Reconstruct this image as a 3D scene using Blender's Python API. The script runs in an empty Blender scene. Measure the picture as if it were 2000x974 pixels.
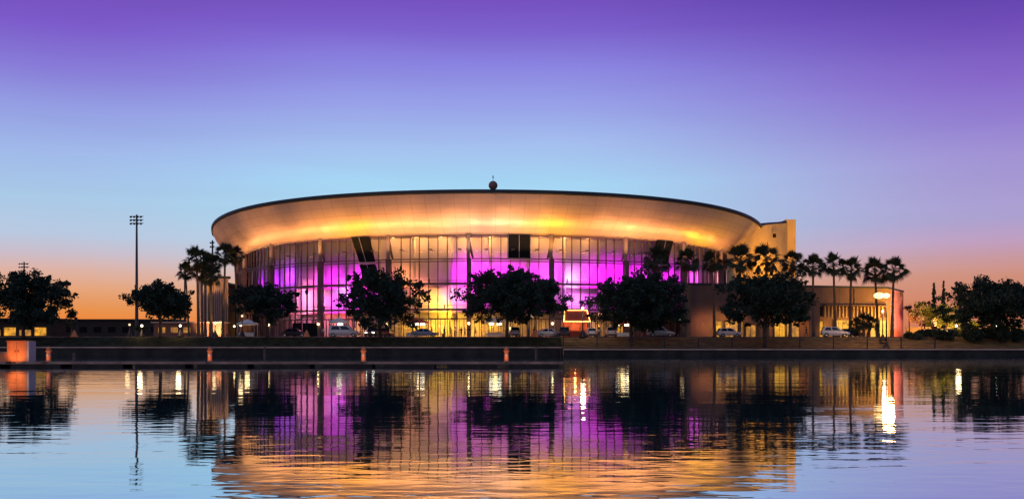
import bpy, bmesh, math, random
import numpy as np
from mathutils import Vector, Matrix

random.seed(7)
rng = np.random.default_rng(7)
PI = math.pi
sc = bpy.context.scene
col = sc.collection

# ------------------------------------------------------------------ camera facts
CAMZ = 2.76
FPX = 2002.0          # focal length in pixels of the 2000 px wide photograph
HOR = 660.0           # horizon row
def wx(px, Y): return (px - 1000.0) / FPX * Y
def wz(py, Y): return CAMZ - (py - HOR) / FPX * Y
GZ = 3.0              # street level above the water

# ------------------------------------------------------------------ materials
def srgb(r, g, b):
    def f(c):
        c /= 255.0
        return c / 12.92 if c <= 0.04045 else ((c + 0.055) / 1.055) ** 2.4
    return (f(r), f(g), f(b))

def mat(name, c, rough=0.6, metal=0.0, var=0.15, scale=3.0, bump=0.0, spec=0.5, bscale=None, coat=0.0):
    m = bpy.data.materials.new(name)
    m.use_nodes = True
    nt = m.node_tree
    b = nt.nodes['Principled BSDF']
    b.inputs['Roughness'].default_value = rough
    b.inputs['Metallic'].default_value = metal
    b.inputs['Specular IOR Level'].default_value = spec
    b.inputs['Coat Weight'].default_value = coat
    tc = nt.nodes.new('ShaderNodeTexCoord')
    n = nt.nodes.new('ShaderNodeTexNoise')
    n.inputs['Scale'].default_value = scale
    n.inputs['Detail'].default_value = 5
    nt.links.new(tc.outputs['Object'], n.inputs['Vector'])
    r = nt.nodes.new('ShaderNodeValToRGB')
    r.color_ramp.elements[0].position = 0.3
    r.color_ramp.elements[1].position = 0.7
    r.color_ramp.elements[0].color = tuple(x * (1 - var) for x in c) + (1,)
    r.color_ramp.elements[1].color = tuple(min(1, x * (1 + var)) for x in c) + (1,)
    nt.links.new(n.outputs['Fac'], r.inputs['Fac'])
    nt.links.new(r.outputs['Color'], b.inputs['Base Color'])
    if bump:
        bp = nt.nodes.new('ShaderNodeBump')
        bp.inputs['Strength'].default_value = bump
        bp.inputs['Distance'].default_value = 0.05
        if bscale:
            n2 = nt.nodes.new('ShaderNodeTexNoise')
            n2.inputs['Scale'].default_value = bscale
            nt.links.new(tc.outputs['Object'], n2.inputs['Vector'])
            nt.links.new(n2.outputs['Fac'], bp.inputs['Height'])
        else:
            nt.links.new(n.outputs['Fac'], bp.inputs['Height'])
        nt.links.new(bp.outputs['Normal'], b.inputs['Normal'])
    return m

def emit(name, c, s):
    m = bpy.data.materials.new(name)
    m.use_nodes = True
    nt = m.node_tree
    b = nt.nodes['Principled BSDF']
    b.inputs['Base Color'].default_value = (0.08, 0.08, 0.08, 1)
    b.inputs['Emission Color'].default_value = tuple(c) + (1,)
    b.inputs['Emission Strength'].default_value = s
    if name.startswith('lit'):      # rooms behind the panes: uneven brightness
        tc = nt.nodes.new('ShaderNodeTexCoord'); n = nt.nodes.new('ShaderNodeTexNoise'); n.inputs['Scale'].default_value = 0.9; n.inputs['Detail'].default_value = 4
        nt.links.new(tc.outputs['Object'], n.inputs['Vector'])
        mr = nt.nodes.new('ShaderNodeMapRange'); mr.inputs[1].default_value = 0.35; mr.inputs[2].default_value = 0.65; mr.inputs[3].default_value = s*0.3; mr.inputs[4].default_value = s*1.25
        nt.links.new(n.outputs['Fac'], mr.inputs[0]); nt.links.new(mr.outputs[0], b.inputs['Emission Strength'])
    return m

M = {}
M['concrete'] = mat('concrete', (0.32, 0.29, 0.26), 0.85, scale=0.8, var=0.25, bump=0.3)
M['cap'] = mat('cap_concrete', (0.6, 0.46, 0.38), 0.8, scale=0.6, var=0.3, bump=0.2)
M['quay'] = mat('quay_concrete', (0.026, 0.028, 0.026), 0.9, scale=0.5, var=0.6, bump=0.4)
M['grass'] = mat('grass_bank', (0.03, 0.036, 0.02), 0.95, scale=0.9, var=0.5, bump=0.6, spec=0.1)  # unlit side of the lawn, its shade put into the colour
M['grass_lit'] = mat('grass_lit', (0.17, 0.115, 0.05), 0.95, scale=0.8, var=0.4, bump=0.6, spec=0.1)  # same lawn on the lamplit side, the glow put into the colour
M['asphalt'] = mat('asphalt', (0.05, 0.05, 0.052), 0.9, scale=1.5, var=0.3, bump=0.2)
M['paving'] = mat('paving', (0.22, 0.2, 0.18), 0.85, scale=0.7, var=0.25)
M['earth'] = mat('earth', (0.06, 0.055, 0.045), 0.95, scale=0.05, var=0.4)
M['paint_line'] = mat('line_paint', (0.7, 0.7, 0.66), 0.7, scale=4, var=0.2)
M['dark_metal'] = mat('dark_metal', (0.02, 0.02, 0.022), 0.5, 0.3)
M['black'] = mat('black_panel', (0.008, 0.009, 0.011), 0.85, spec=0.1)
M['grey_metal'] = mat('grey_metal', (0.3, 0.3, 0.31), 0.45, 0.6)
M['steel'] = mat('pole_steel', (0.09, 0.085, 0.085), 0.5, 0.4)
M['mullion'] = mat('mullion_metal', (0.15, 0.095, 0.07), 0.5, 0.3)
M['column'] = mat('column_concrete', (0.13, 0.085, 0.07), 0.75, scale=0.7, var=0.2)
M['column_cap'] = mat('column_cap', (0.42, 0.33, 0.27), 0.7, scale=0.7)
M['inner'] = mat('inner_wall', (0.46, 0.44, 0.43), 0.9, scale=0.12, var=0.18)
M['fascia'] = mat('roof_fascia', (0.018, 0.03, 0.042), 0.5, 0.2, scale=0.4)
M['roof'] = mat('roof_membrane', (0.05, 0.055, 0.06), 0.8, scale=0.3)
M['stucco'] = mat('stucco_brown', (0.21, 0.115, 0.085), 0.9, scale=0.35, var=0.18, bump=0.25)
M['stucco_pale'] = mat('stucco_pale', (0.62, 0.44, 0.22), 0.9, scale=0.3, var=0.12, bump=0.2)
M['fin'] = mat('cream_fin', (0.62, 0.5, 0.4), 0.8, scale=0.5, var=0.12)
M['trunk'] = mat('bark', (0.07, 0.05, 0.035), 0.95, scale=3, var=0.35, bump=0.5)
M['palm_trunk'] = mat('palm_bark', (0.16, 0.11, 0.075), 0.95, scale=4, var=0.35, bump=0.6)
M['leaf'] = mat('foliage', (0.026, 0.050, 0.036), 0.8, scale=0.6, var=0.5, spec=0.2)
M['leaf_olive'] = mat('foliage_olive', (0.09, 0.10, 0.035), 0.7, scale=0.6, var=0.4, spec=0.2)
M['palm_leaf'] = mat('palm_foliage', (0.035, 0.05, 0.024), 0.65, scale=0.8, var=0.4, spec=0.25)
M['palm_dead'] = mat('palm_thatch', (0.10, 0.07, 0.04), 0.9, scale=2, var=0.4, spec=0.1)
M['tyre'] = mat('tyre_rubber', (0.015, 0.015, 0.015), 0.85)
M['rim'] = mat('wheel_rim', (0.45, 0.45, 0.46), 0.35, 0.8)
M['car_glass'] = mat('car_glass', (0.012, 0.014, 0.018), 0.08, spec=0.8)
M['skin'] = mat('skin', (0.45, 0.27, 0.19), 0.6)
M['hair'] = mat('hair', (0.03, 0.02, 0.015), 0.7)
M['shoe'] = mat('shoe', (0.03, 0.03, 0.03), 0.7)
M['amber_lit_tone'] = mat('amber_lit_tone', (0.75, 0.26, 0.11), 0.7, scale=2.2, var=0.22)  # orange light put into the colour of posts, lamp bases and chest
M['amber_lit_box'] = mat('amber_lit_box_panel', (0.85, 0.27, 0.09), 0.7, scale=1.1, var=0.22)  # orange light falling on the dock box put into its colour
M['pale_metal'] = mat('pale_metal', (0.55, 0.5, 0.5), 0.5, 0.2)
M['dock_wood'] = mat('dock_wood', (0.16, 0.115, 0.09), 0.9, scale=1.5, var=0.35)
M['dock_edge'] = mat('dock_edge', (0.36, 0.26, 0.21), 0.85, scale=0.7, var=0.4)
M['dock_dark'] = mat('dock_float', (0.035, 0.033, 0.03), 0.9, scale=1.0, var=0.5)
M['red_roof'] = mat('red_canvas', (0.5, 0.09, 0.05), 0.8)
M['white_canvas'] = mat('white_canvas', (0.75, 0.72, 0.68), 0.8)
M['radome'] = mat('radome_paint', (0.2, 0.105, 0.085), 0.7, scale=1.5, var=0.3)
M['far_wall'] = mat('far_wall', (0.03, 0.028, 0.028), 0.9, scale=0.1)
M['lamp_warm'] = emit('lamp_warm', (1.0, 0.62, 0.25), 15)
M['lamp_white'] = emit('lamp_white', (1.0, 0.84, 0.6), 7)
M['lamp_dim'] = emit('lamp_dim', (1.0, 0.75, 0.45), 1.6)
M['lamp_pink'] = emit('lamp_pink', (1.0, 0.66, 0.8), 5)
M['lamp_big'] = emit('lamp_big', (1.0, 0.55, 0.2), 3.2)
M['bulb'] = emit('string_bulb', (1.0, 0.5, 0.12), 7)
M['lit_yellow'] = emit('lit_yellow', (1.0, 0.44, 0.02), 0.85)
M['lit_amber'] = emit('lit_amber', (1.0, 0.42, 0.06), 0.55)
M['lit_red'] = emit('lit_red', (1.0, 0.12, 0.03), 0.6)
M['headlight'] = emit('headlight', (1.0, 0.9, 0.75), 12)
M['headlight_off'] = mat('headlight_lens', (0.6, 0.6, 0.6), 0.1, spec=0.8)
M['taillight'] = mat('taillight_lens', (0.35, 0.015, 0.012), 0.2)
M['bumper'] = mat('bumper_plastic', (0.03, 0.03, 0.032), 0.6)

def glass_mat():
    m = bpy.data.materials.new('facade_glass'); m.use_nodes = True
    nt = m.node_tree; nt.nodes.clear()
    o = nt.nodes.new('ShaderNodeOutputMaterial')
    t = nt.nodes.new('ShaderNodeBsdfTransparent'); t.inputs['Color'].default_value = (0.93, 0.93, 0.93, 1)
    g = nt.nodes.new('ShaderNodeBsdfGlossy'); g.inputs['Roughness'].default_value = 0.05
    f = nt.nodes.new('ShaderNodeFresnel'); f.inputs['IOR'].default_value = 1.4
    ge = nt.nodes.new('ShaderNodeNewGeometry'); cr = nt.nodes.new('ShaderNodeValToRGB')
    cr.color_ramp.elements[0].color = (0.86,0.85,0.84,1); cr.color_ramp.elements[1].color = (0.99,0.99,0.99,1)
    nt.links.new(ge.outputs['Random Per Island'], cr.inputs[0]); nt.links.new(cr.outputs[0], t.inputs['Color'])
    x = nt.nodes.new('ShaderNodeMixShader')
    nt.links.new(f.outputs[0], x.inputs[0]); nt.links.new(t.outputs[0], x.inputs[1]); nt.links.new(g.outputs[0], x.inputs[2])
    nt.links.new(x.outputs[0], o.inputs[0])
    return m
M['glass'] = glass_mat()

def soffit_mat():
    m = mat('soffit_panels', (0.76, 0.57, 0.42), 0.42, 0.25, var=0.06, scale=0.15)
    nt = m.node_tree; b = nt.nodes['Principled BSDF']
    uv = nt.nodes.new('ShaderNodeUVMap'); uv.uv_map = 'UVMap'
    bk = nt.nodes.new('ShaderNodeTexBrick')
    bk.offset = 0.0
    bk.inputs['Color1'].default_value = (0.0, 0.0, 0.0, 1); bk.inputs['Color2'].default_value = (1, 1, 1, 1)
    bk.inputs['Mortar'].default_value = (0.5, 0.5, 0.5, 1)
    bk.inputs['Scale'].default_value = 1.0
    bk.inputs['Mortar Size'].default_value = 0.06
    bk.inputs['Brick Width'].default_value = 2.6; bk.inputs['Row Height'].default_value = 1.7
    nt.links.new(uv.outputs[0], bk.inputs['Vector'])
    # panels differ a little in sheen and reflect slightly different directions (oil-canning)
    mr = nt.nodes.new('ShaderNodeMapRange'); mr.inputs[3].default_value = 0.36; mr.inputs[4].default_value = 0.5
    nt.links.new(bk.outputs['Color'], mr.inputs[0]); nt.links.new(mr.outputs[0], b.inputs['Roughness'])
    src = b.inputs['Base Color'].links[0].from_socket
    mx = nt.nodes.new('ShaderNodeMixRGB'); mx.blend_type = 'MULTIPLY'
    mx.inputs[2].default_value = (0.82, 0.80, 0.78, 1)
    nt.links.new(bk.outputs['Fac'], mx.inputs[0]); nt.links.new(src, mx.inputs[1]); nt.links.new(mx.outputs[0], b.inputs['Base Color'])
    tc = nt.nodes.new('ShaderNodeTexCoord')
    n = nt.nodes.new('ShaderNodeTexNoise'); n.inputs['Scale'].default_value = 0.32; n.inputs['Detail'].default_value = 3
    nt.links.new(tc.outputs['Object'], n.inputs['Vector'])
    bp = nt.nodes.new('ShaderNodeBump'); bp.inputs['Strength'].default_value = 0.35; bp.inputs['Distance'].default_value = 0.45
    nt.links.new(n.outputs['Fac'], bp.inputs['Height']); nt.links.new(bp.outputs['Normal'], b.inputs['Normal'])
    return m
M['soffit'] = soffit_mat()

def water_mat():
    m = bpy.data.materials.new('water'); m.use_nodes = True
    nt = m.node_tree; nt.nodes.clear()
    o = nt.nodes.new('ShaderNodeOutputMaterial')
    tc = nt.nodes.new('ShaderNodeTexCoord')
    def noise(sx, sy, detail, rough, off=0, dist=0.0):
        mp = nt.nodes.new('ShaderNodeMapping'); mp.inputs['Scale'].default_value = (sx, sy, 1); mp.inputs['Location'].default_value = (off, off * 1.7, 0)
        nt.links.new(tc.outputs['Object'], mp.inputs['Vector'])
        n = nt.nodes.new('ShaderNodeTexNoise'); n.inputs['Scale'].default_value = 1; n.inputs['Detail'].default_value = detail; n.inputs['Roughness'].default_value = rough
        n.inputs['Distortion'].default_value = dist
        nt.links.new(mp.outputs[0], n.inputs['Vector'])
        return n.outputs['Fac']
    a = noise(0.7, 1.7, 2, 0.45, 3, 0.4)
    b = noise(0.13, 0.30, 1, 0.4, 11)
    c = noise(0.02, 0.05, 2, 0.5, 29)      # calm and rippled patches
    amp = nt.nodes.new('ShaderNodeMapRange'); amp.inputs[1].default_value = 0.35; amp.inputs[2].default_value = 0.65
    amp.inputs[3].default_value = 0.6; amp.inputs[4].default_value = 1.25
    nt.links.new(c, amp.inputs[0])
    def math_(op, x, y):
        n = nt.nodes.new('ShaderNodeMath'); n.operation = op
        for i, v in enumerate((x, y)):
            if isinstance(v, (int, float)): n.inputs[i].default_value = v
            else: nt.links.new(v, n.inputs[i])
        return n.outputs[0]
    h = math_('ADD', math_('MULTIPLY', math_('MULTIPLY', a, amp.outputs[0]), 0.0072), math_('MULTIPLY', b, 0.019))
    bp = nt.nodes.new('ShaderNodeBump'); bp.inputs['Strength'].default_value = 1.0; bp.inputs['Distance'].default_value = 1.0
    nt.links.new(h, bp.inputs['Height'])
    g = nt.nodes.new('ShaderNodeBsdfGlossy'); g.inputs['Roughness'].default_value = 0.02; g.inputs['Color'].default_value = (0.84, 0.96, 1.0, 1)
    d = nt.nodes.new('ShaderNodeBsdfDiffuse'); d.inputs['Color'].default_value = (0.015, 0.075, 0.12, 1)
    f = nt.nodes.new('ShaderNodeFresnel'); f.inputs['IOR'].default_value = 1.75
    x = nt.nodes.new('ShaderNodeMixShader')
    nt.links.new(bp.outputs[0], g.inputs['Normal']); nt.links.new(bp.outputs[0], f.inputs['Normal'])
    fr = nt.nodes.new('ShaderNodeMapRange'); fr.inputs[3].default_value = 0.72; fr.inputs[4].default_value = 1.0
    nt.links.new(f.outputs[0], fr.inputs[0])
    nt.links.new(fr.outputs[0], x.inputs[0]); nt.links.new(d.outputs[0], x.inputs[1]); nt.links.new(g.outputs[0], x.inputs[2])
    nt.links.new(x.outputs[0], o.inputs[0])
    return m
M['water'] = water_mat()

# ------------------------------------------------------------------ mesh builder
class MB:
    def __init__(s): s.v = []; s.f = []; s.m = []; s.cur = 0; s.uv = None
    def add(s, vs, fs):
        o = len(s.v); s.v.extend(vs)
        for f in fs: s.f.append(tuple(i + o for i in f)); s.m.append(s.cur)
    def box(s, x0, x1, y0, y1, z0, z1):
        s.add([(x0,y0,z0),(x1,y0,z0),(x1,y1,z0),(x0,y1,z0),(x0,y0,z1),(x1,y0,z1),(x1,y1,z1),(x0,y1,z1)],
              [(3,2,1,0),(4,5,6,7),(0,1,5,4),(1,2,6,5),(2,3,7,6),(3,0,4,7)])
    def tube(s, pts, rad, n=8, caps=True):
        pts = [Vector(p) for p in pts]
        if not hasattr(rad, '__len__'): rad = [rad] * len(pts)
        vs, fs = [], []
        for i, p in enumerate(pts):
            d = (pts[min(i+1, len(pts)-1)] - pts[max(i-1, 0)]).normalized()
            u = d.cross(Vector((0,0,1)) if abs(d.z) < 0.9 else Vector((1,0,0))).normalized()
            w = d.cross(u)
            for k in range(n):
                a = 2*PI*k/n
                vs.append(tuple(p + (u*math.cos(a) + w*math.sin(a)) * rad[i]))
        for i in range(len(pts)-1):
            for k in range(n):
                k2 = (k+1) % n
                fs.append((i*n+k, (i+1)*n+k, (i+1)*n+k2, i*n+k2))
        if caps:
            fs.append(tuple(range(n))); fs.append(tuple(reversed(range((len(pts)-1)*n, len(pts)*n))))
        s.add(vs, fs)
    def lathe(s, prof, n=16, c=(0,0,0), a0=0.0, a1=2*PI):
        full = abs(a1 - a0 - 2*PI) < 1e-6
        m = n if full else n + 1
        vs = [(c[0]+r*math.cos(a0+(a1-a0)*k/n), c[1]+r*math.sin(a0+(a1-a0)*k/n), c[2]+z) for r, z in prof for k in range(m)]
        fs = []
        for i in range(len(prof)-1):
            for k in range(n):
                k2 = (k+1) % m
                fs.append((i*m+k, i*m+k2, (i+1)*m+k2, (i+1)*m+k))
        s.add(vs, fs)
    def prism(s, poly, z0, z1):
        n = len(poly)
        s.add([(x,y,z0) for x,y in poly] + [(x,y,z1) for x,y in poly],
              [tuple(reversed(range(n))), tuple(range(n,2*n))] + [(i,(i+1)%n,n+(i+1)%n,n+i) for i in range(n)])
    def hexa(s, p):   # 8 corner points, ordered as in box
        s.add([tuple(q) for q in p], [(3,2,1,0),(4,5,6,7),(0,1,5,4),(1,2,6,5),(2,3,7,6),(3,0,4,7)])
    def sphere(s, c, r, n=14, sz=1.0):
        prof = [(max(1e-3, r*math.sin(PI*i/n)), -r*sz*math.cos(PI*i/n)) for i in range(n+1)]
        s.lathe(prof, n, c)
    def build(s, name, m, parent=None, loc=None, smooth=False, off=None, bevel=0):
        v = s.v
        if off is not None:
            v = [(a-off[0], b-off[1], c-off[2]) for a,b,c in v]
        me = bpy.data.meshes.new(name); me.from_pydata(v, [], s.f)
        ms = m if isinstance(m, (list, tuple)) else [m]
        for q in ms: me.materials.append(q)
        if len(ms) > 1: me.polygons.foreach_set('material_index', s.m)
        if bevel:
            bm = bmesh.new(); bm.from_mesh(me)
            bmesh.ops.recalc_face_normals(bm, faces=bm.faces)
            bmesh.ops.bevel(bm, geom=bm.edges[:], offset=bevel, segments=2, affect='EDGES', profile=0.6)
            bm.to_mesh(me); bm.free()
        if smooth: me.polygons.foreach_set('use_smooth', [True]*len(me.polygons))
        me.update()
        o = bpy.data.objects.new(name, me); col.objects.link(o)
        if parent: o.parent = parent
        if loc is not None: o.location = loc
        return o

def tag(o, label=None, cat=None, group=None, kind=None):
    if label: o['label'] = label
    if cat: o['category'] = cat
    if group: o['group'] = group
    if kind: o['kind'] = kind
    return o
def thing(name, label, cat, loc=(0,0,0), rz=0.0, group=None):
    o = bpy.data.objects.new(name, None); o.empty_display_size = 0.5
    col.objects.link(o); o.location = loc; o.rotation_euler = (0,0,rz)
    return tag(o, label, cat, group)
def copy_tree(o, parent=None):
    c = o.copy(); col.objects.link(c); c.parent = parent
    for ch in list(o.children): copy_tree(ch, c)
    return c
def lamp(kind, name, loc, color, power, size=0.3, target=None, parent=None, sizey=None, cone=None, blend=0.6):
    l = bpy.data.lights.new(name, kind); l.color = color; l.energy = power
    if kind == 'AREA':
        l.shape = 'RECTANGLE'; l.size = size; l.size_y = sizey or size
    else: l.shadow_soft_size = size
    if kind == 'SPOT':
        l.spot_size = math.radians(cone or 90); l.spot_blend = blend
    o = bpy.data.objects.new(name, l); col.objects.link(o)
    o.location = loc
    if target is not None:
        d = Vector(target) - Vector(loc)
        o.rotation_euler = d.to_track_quat('-Z', 'Y').to_euler()
    if parent is not None:
        o.parent = parent
        o.matrix_parent_inverse = Matrix.Translation(-Vector(parent.location))
    return o

# ------------------------------------------------------------------ camera, world, sun
cam = bpy.data.cameras.new('camera'); co = bpy.data.objects.new('camera', cam); col.objects.link(co)
cam.sensor_width = 36; cam.lens = 36 * FPX / 2000.0
cam.shift_y = (HOR - 487.0) / 2000.0
cam.clip_end = 6000; cam.clip_start = 0.1
co.location = (0, 0, CAMZ); co.rotation_euler = (PI/2, 0, 0)
sc.camera = co

def make_world():
    w = bpy.data.worlds.new('World'); sc.world = w; w.use_nodes = True
    nt = w.node_tree; nt.nodes.clear()
    out = nt.nodes.new('ShaderNodeOutputWorld')
    tc = nt.nodes.new('ShaderNodeTexCoord')
    sep = nt.nodes.new('ShaderNodeSeparateXYZ'); nt.links.new(tc.outputs['Generated'], sep.inputs[0])
    def mth(op, x, y=None):
        n = nt.nodes.new('ShaderNodeMath'); n.operation = op
        for i, v in enumerate((x, y)):
            if v is None: continue
            if isinstance(v, (int, float)): n.inputs[i].default_value = v
            else: nt.links.new(v, n.inputs[i])
        return n.outputs[0]
    X, Y, Z = sep.outputs
    hor = mth('SQRT', mth('ADD', mth('MULTIPLY', X, X), mth('MULTIPLY', Y, Y)))
    hor = mth('MAXIMUM', hor, 1e-4)
    tan = mth('DIVIDE', Z, hor)
    az = mth('DIVIDE', X, hor)            # -0.45 .. 0.45 across the picture
    t = mth('DIVIDE', mth('MAXIMUM', tan, 0.0), 0.5)
    def ramp(stops):
        r = nt.nodes.new('ShaderNodeValToRGB'); cr = r.color_ramp
        st = sorted([(((HOR - y) / FPX) / 0.5, c) for y, c in stops])
        while len(cr.elements) < len(st): cr.elements.new(0.5)
        for e, (p, c) in zip(cr.elements, st):
            e.position = min(1, max(0, p)); e.color = srgb(*c) + (1,)
        nt.links.new(t, r.inputs[0])
        return r.outputs[0]
    left = ramp([(-340,(55,45,135)),(0,(112,74,180)),(100,(124,90,202)),(180,(136,124,216)),(260,(150,162,228)),(340,(162,188,234)),(410,(170,202,232)),(474,(184,200,224)),(506,(202,190,204)),(536,(220,178,166)),(572,(230,164,120)),(610,(234,146,76)),(640,(242,130,44)),(660,(234,112,36))])
    cen = ramp([(-340,(55,45,140)),(0,(116,80,190)),(60,(124,96,204)),(130,(138,132,224)),(210,(152,162,232)),(290,(164,192,238)),(360,(166,214,244)),(440,(172,212,236)),(500,(188,204,222)),(540,(210,188,186)),(600,(230,158,112)),(660,(236,122,60))])
    rgt = ramp([(-340,(45,34,115)),(0,(82,58,160)),(100,(110,74,182)),(200,(134,102,200)),(270,(146,124,208)),(340,(162,146,212)),(448,(172,160,208)),(488,(192,158,192)),(516,(200,152,160)),(548,(208,144,124)),(600,(210,130,100)),(660,(205,120,85))])
    def sstep(a, b):
        n = nt.nodes.new('ShaderNodeMapRange'); n.interpolation_type = 'SMOOTHSTEP'
        n.inputs[1].default_value = a; n.inputs[2].default_value = b
        nt.links.new(az, n.inputs[0]); return n.outputs[0]
    def mixc(f, a, b, blend='MIX'):
        n = nt.nodes.new('ShaderNodeMixRGB'); n.blend_type = blend
        for i, v in enumerate((f, a, b)):
            if isinstance(v, (int, float)): n.inputs[i].default_value = v
            elif isinstance(v, tuple): n.inputs[i].default_value = v
            else: nt.links.new(v, n.inputs[i])
        return n.outputs[0]
    c = mixc(sstep(-0.42, -0.12), left, cen)
    c = mixc(sstep(0.02, 0.46), c, rgt)
    # the eastern sky behind the viewer and the zenith are already dark
    dk = nt.nodes.new('ShaderNodeMapRange'); dk.interpolation_type = 'SMOOTHSTEP'
    dk.inputs[1].default_value = -0.25; dk.inputs[2].default_value = 0.75; dk.inputs[3].default_value = 1.0; dk.inputs[4].default_value = 0.0
    ydiv = mth('DIVIDE', Y, hor); nt.links.new(ydiv, dk.inputs[0])
    east = srgb(104, 122, 158) + (1,)
    c = mixc(dk.outputs[0], c, east)
    # thin uneven haze layers
    cmb = nt.nodes.new('ShaderNodeCombineXYZ')
    nt.links.new(mth('MULTIPLY', az, 2.2), cmb.inputs[0]); nt.links.new(mth('MULTIPLY', tan, 26.0), cmb.inputs[1]); nt.links.new(mth('MULTIPLY', ydiv, 2.2), cmb.inputs[2])
    nz = nt.nodes.new('ShaderNodeTexNoise'); nz.inputs['Scale'].default_value = 1.3; nz.inputs['Detail'].default_value = 4; nz.inputs['Distortion'].default_value = 0.6
    nt.links.new(cmb.outputs[0], nz.inputs['Vector'])
    hz = nt.nodes.new('ShaderNodeMapRange'); hz.inputs[1].default_value = 0.3; hz.inputs[2].default_value = 0.7; hz.inputs[3].default_value = 0.98; hz.inputs[4].default_value = 1.02
    nt.links.new(nz.outputs['Fac'], hz.inputs[0])
    cc = nt.nodes.new('ShaderNodeCombineXYZ')
    for i_ in range(3): nt.links.new(hz.outputs[0], cc.inputs[i_])
    c = mixc(1.0, c, cc.outputs[0], 'MULTIPLY')
    bg = nt.nodes.new('ShaderNodeBackground'); bg.inputs['Strength'].default_value = 1.0
    nt.links.new(c, bg.inputs['Color'])
    # a trace of physical twilight sky
    sky = nt.nodes.new('ShaderNodeTexSky'); sky.sky_type = 'NISHITA'; sky.sun_disc = False
    sky.sun_elevation = math.radians(1.0); sky.sun_rotation = math.radians(SUN_ROT)
    bg2 = nt.nodes.new('ShaderNodeBackground'); bg2.inputs['Strength'].default_value = 0.0015
    nt.links.new(sky.outputs[0], bg2.inputs['Color'])
    ad = nt.nodes.new('ShaderNodeAddShader'); nt.links.new(bg.outputs[0], ad.inputs[0]); nt.links.new(bg2.outputs[0], ad.inputs[1])
    nt.links.new(ad.outputs[0], out.inputs[0])
SUN_ROT = -142.0     # added warm fill, low over the viewer's left shoulder; sunset glow lies ahead
make_world()
fill_sun = bpy.data.lights.new('fill_sun', 'SUN'); so = bpy.data.objects.new('fill_sun', fill_sun); col.objects.link(so)
fill_sun.energy = 0.5; fill_sun.angle = math.radians(45); fill_sun.color = (1.0, 0.42, 0.2)
a = math.radians(SUN_ROT); el = math.radians(2.5)
sd = Vector((math.sin(a)*math.cos(el), math.cos(a)*math.cos(el), math.sin(el)))
so.rotation_euler = (-sd).to_track_quat('-Z', 'Y').to_euler(); so.location = (-60, -60, 60)

sc.view_settings.view_transform = 'Standard'; sc.view_settings.look = 'None'
sc.view_settings.exposure = 0.0; sc.view_settings.gamma = 1.0
sc.cycles.use_denoising = True
sc.cycles.max_bounces = 6; sc.cycles.diffuse_bounces = 2; sc.cycles.glossy_bounces = 4; sc.cycles.transparent_max_bounces = 12
sc.cycles.sample_clamp_indirect = 6.0
sc.cycles.caustics_reflective = False; sc.cycles.caustics_refractive = False

# ------------------------------------------------------------------ setting: water, bank, ground, road
def sheet(name, m, pts, kind='structure'):
    b = MB(); b.add(pts, [tuple(range(len(pts)))]); return tag(b.build(name, m), kind=kind)
sheet('water', M['water'], [(-900,-60,0),(900,-60,0),(900,166.5,0),(-900,166.5,0)])
QX = wx(1100, 163)    # where the low dark quay of the marina ends
Q = [(-400, 166.0, 1.36), (QX, 166.0, 1.36), (QX, 161.5, 1.08), (400, 159.0, 1.08)]   # quay front edge, plan and height
def quay_at(x):
    if x < QX: return 166.0, 1.36
    return 161.5 + (x - QX) * (159.0 - 161.5) / (400 - QX), 1.08
b = MB()
for i in (0, 2):
    (xa, ya, za), (xb, yb, zb) = Q[i], Q[i+1]
    b.add([(xa,ya,-2),(xb,yb,-2),(xb,yb,za-0.18),(xa,ya,za-0.18),(xa,ya+0.8,-2),(xb,yb+0.8,-2),(xb,yb+0.8,za-0.18),(xa,ya+0.8,za-0.18)],
          [(0,1,2,3),(5,4,7,6),(3,2,6,7),(4,0,3,7),(1,5,6,2)])
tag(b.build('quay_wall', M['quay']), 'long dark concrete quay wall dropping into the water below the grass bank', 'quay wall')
b = MB()
for i in (0, 2):
    (xa, ya, za), (xb, yb, zb) = Q[i], Q[i+1]
    n = int((xb - xa) / 6)
    for k in range(n):
        x0 = xa + (xb-xa)*k/n; x1 = xa + (xb-xa)*(k+1)/n - 0.03
        y0 = ya + (yb-ya)*k/n; y1 = ya + (yb-ya)*(k+1)/n
        b.hexa([(x0,y0-0.12,za-0.18),(x1,y1-0.12,za-0.18),(x1,y1+0.9,za-0.18),(x0,y0+0.9,za-0.18),(x0,y0-0.12,za),(x1,y1-0.12,za),(x1,y1+0.9,za),(x0,y0+0.9,za)])
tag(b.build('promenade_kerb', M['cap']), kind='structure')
# grass bank: a sheet with slight waviness from the promenade up to the street
def bank_sheet(name, x0, x1, nx, prof):
    vs, fs = [], []
    ny = len(prof(0))
    for i in range(nx+1):
        x = x0 + (x1-x0)*i/nx
        for j, (y, z) in enumerate(prof(x)):
            vs.append((x, y, z + (rng.uniform(-0.05, 0.05) if 0 < j < ny-1 else 0)))
    for i in range(nx):
        for j in range(ny-1):
            p = i*ny + j; fs.append((p, p+ny, p+ny+1, p+1))
    bb = MB(); bb.add(vs, fs); return tag(bb.build(name, M['grass_lit' if x0 > 0 else 'grass'], smooth=True), kind='structure')
def prof_l(x):
    return [(166.9, 1.35)] + [(167.0 + 4.6*t, 1.36 + 1.6*(t*t*(3-2*t))) for t in (0.02,.15,.3,.45,.6,.75,.9,1)] + [(172.0, 2.985)]
def prof_r(x):
    q, z = quay_at(max(x, QX + .01))
    return [(q+0.9, 1.06), (q+2.6, 1.08)] + [(q+2.7 + (171.6-q-2.7)*t, 1.09 + 1.88*(0.6*t+0.4*t*t)) for t in (.02,.12,.24,.36,.48,.6,.72,.84,1)] + [(172.0, 2.985)]
bank_sheet('grass_bank', -400, QX, 160, prof_l)
bank_sheet('grass_bank', QX, 400, 160, prof_r)
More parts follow.
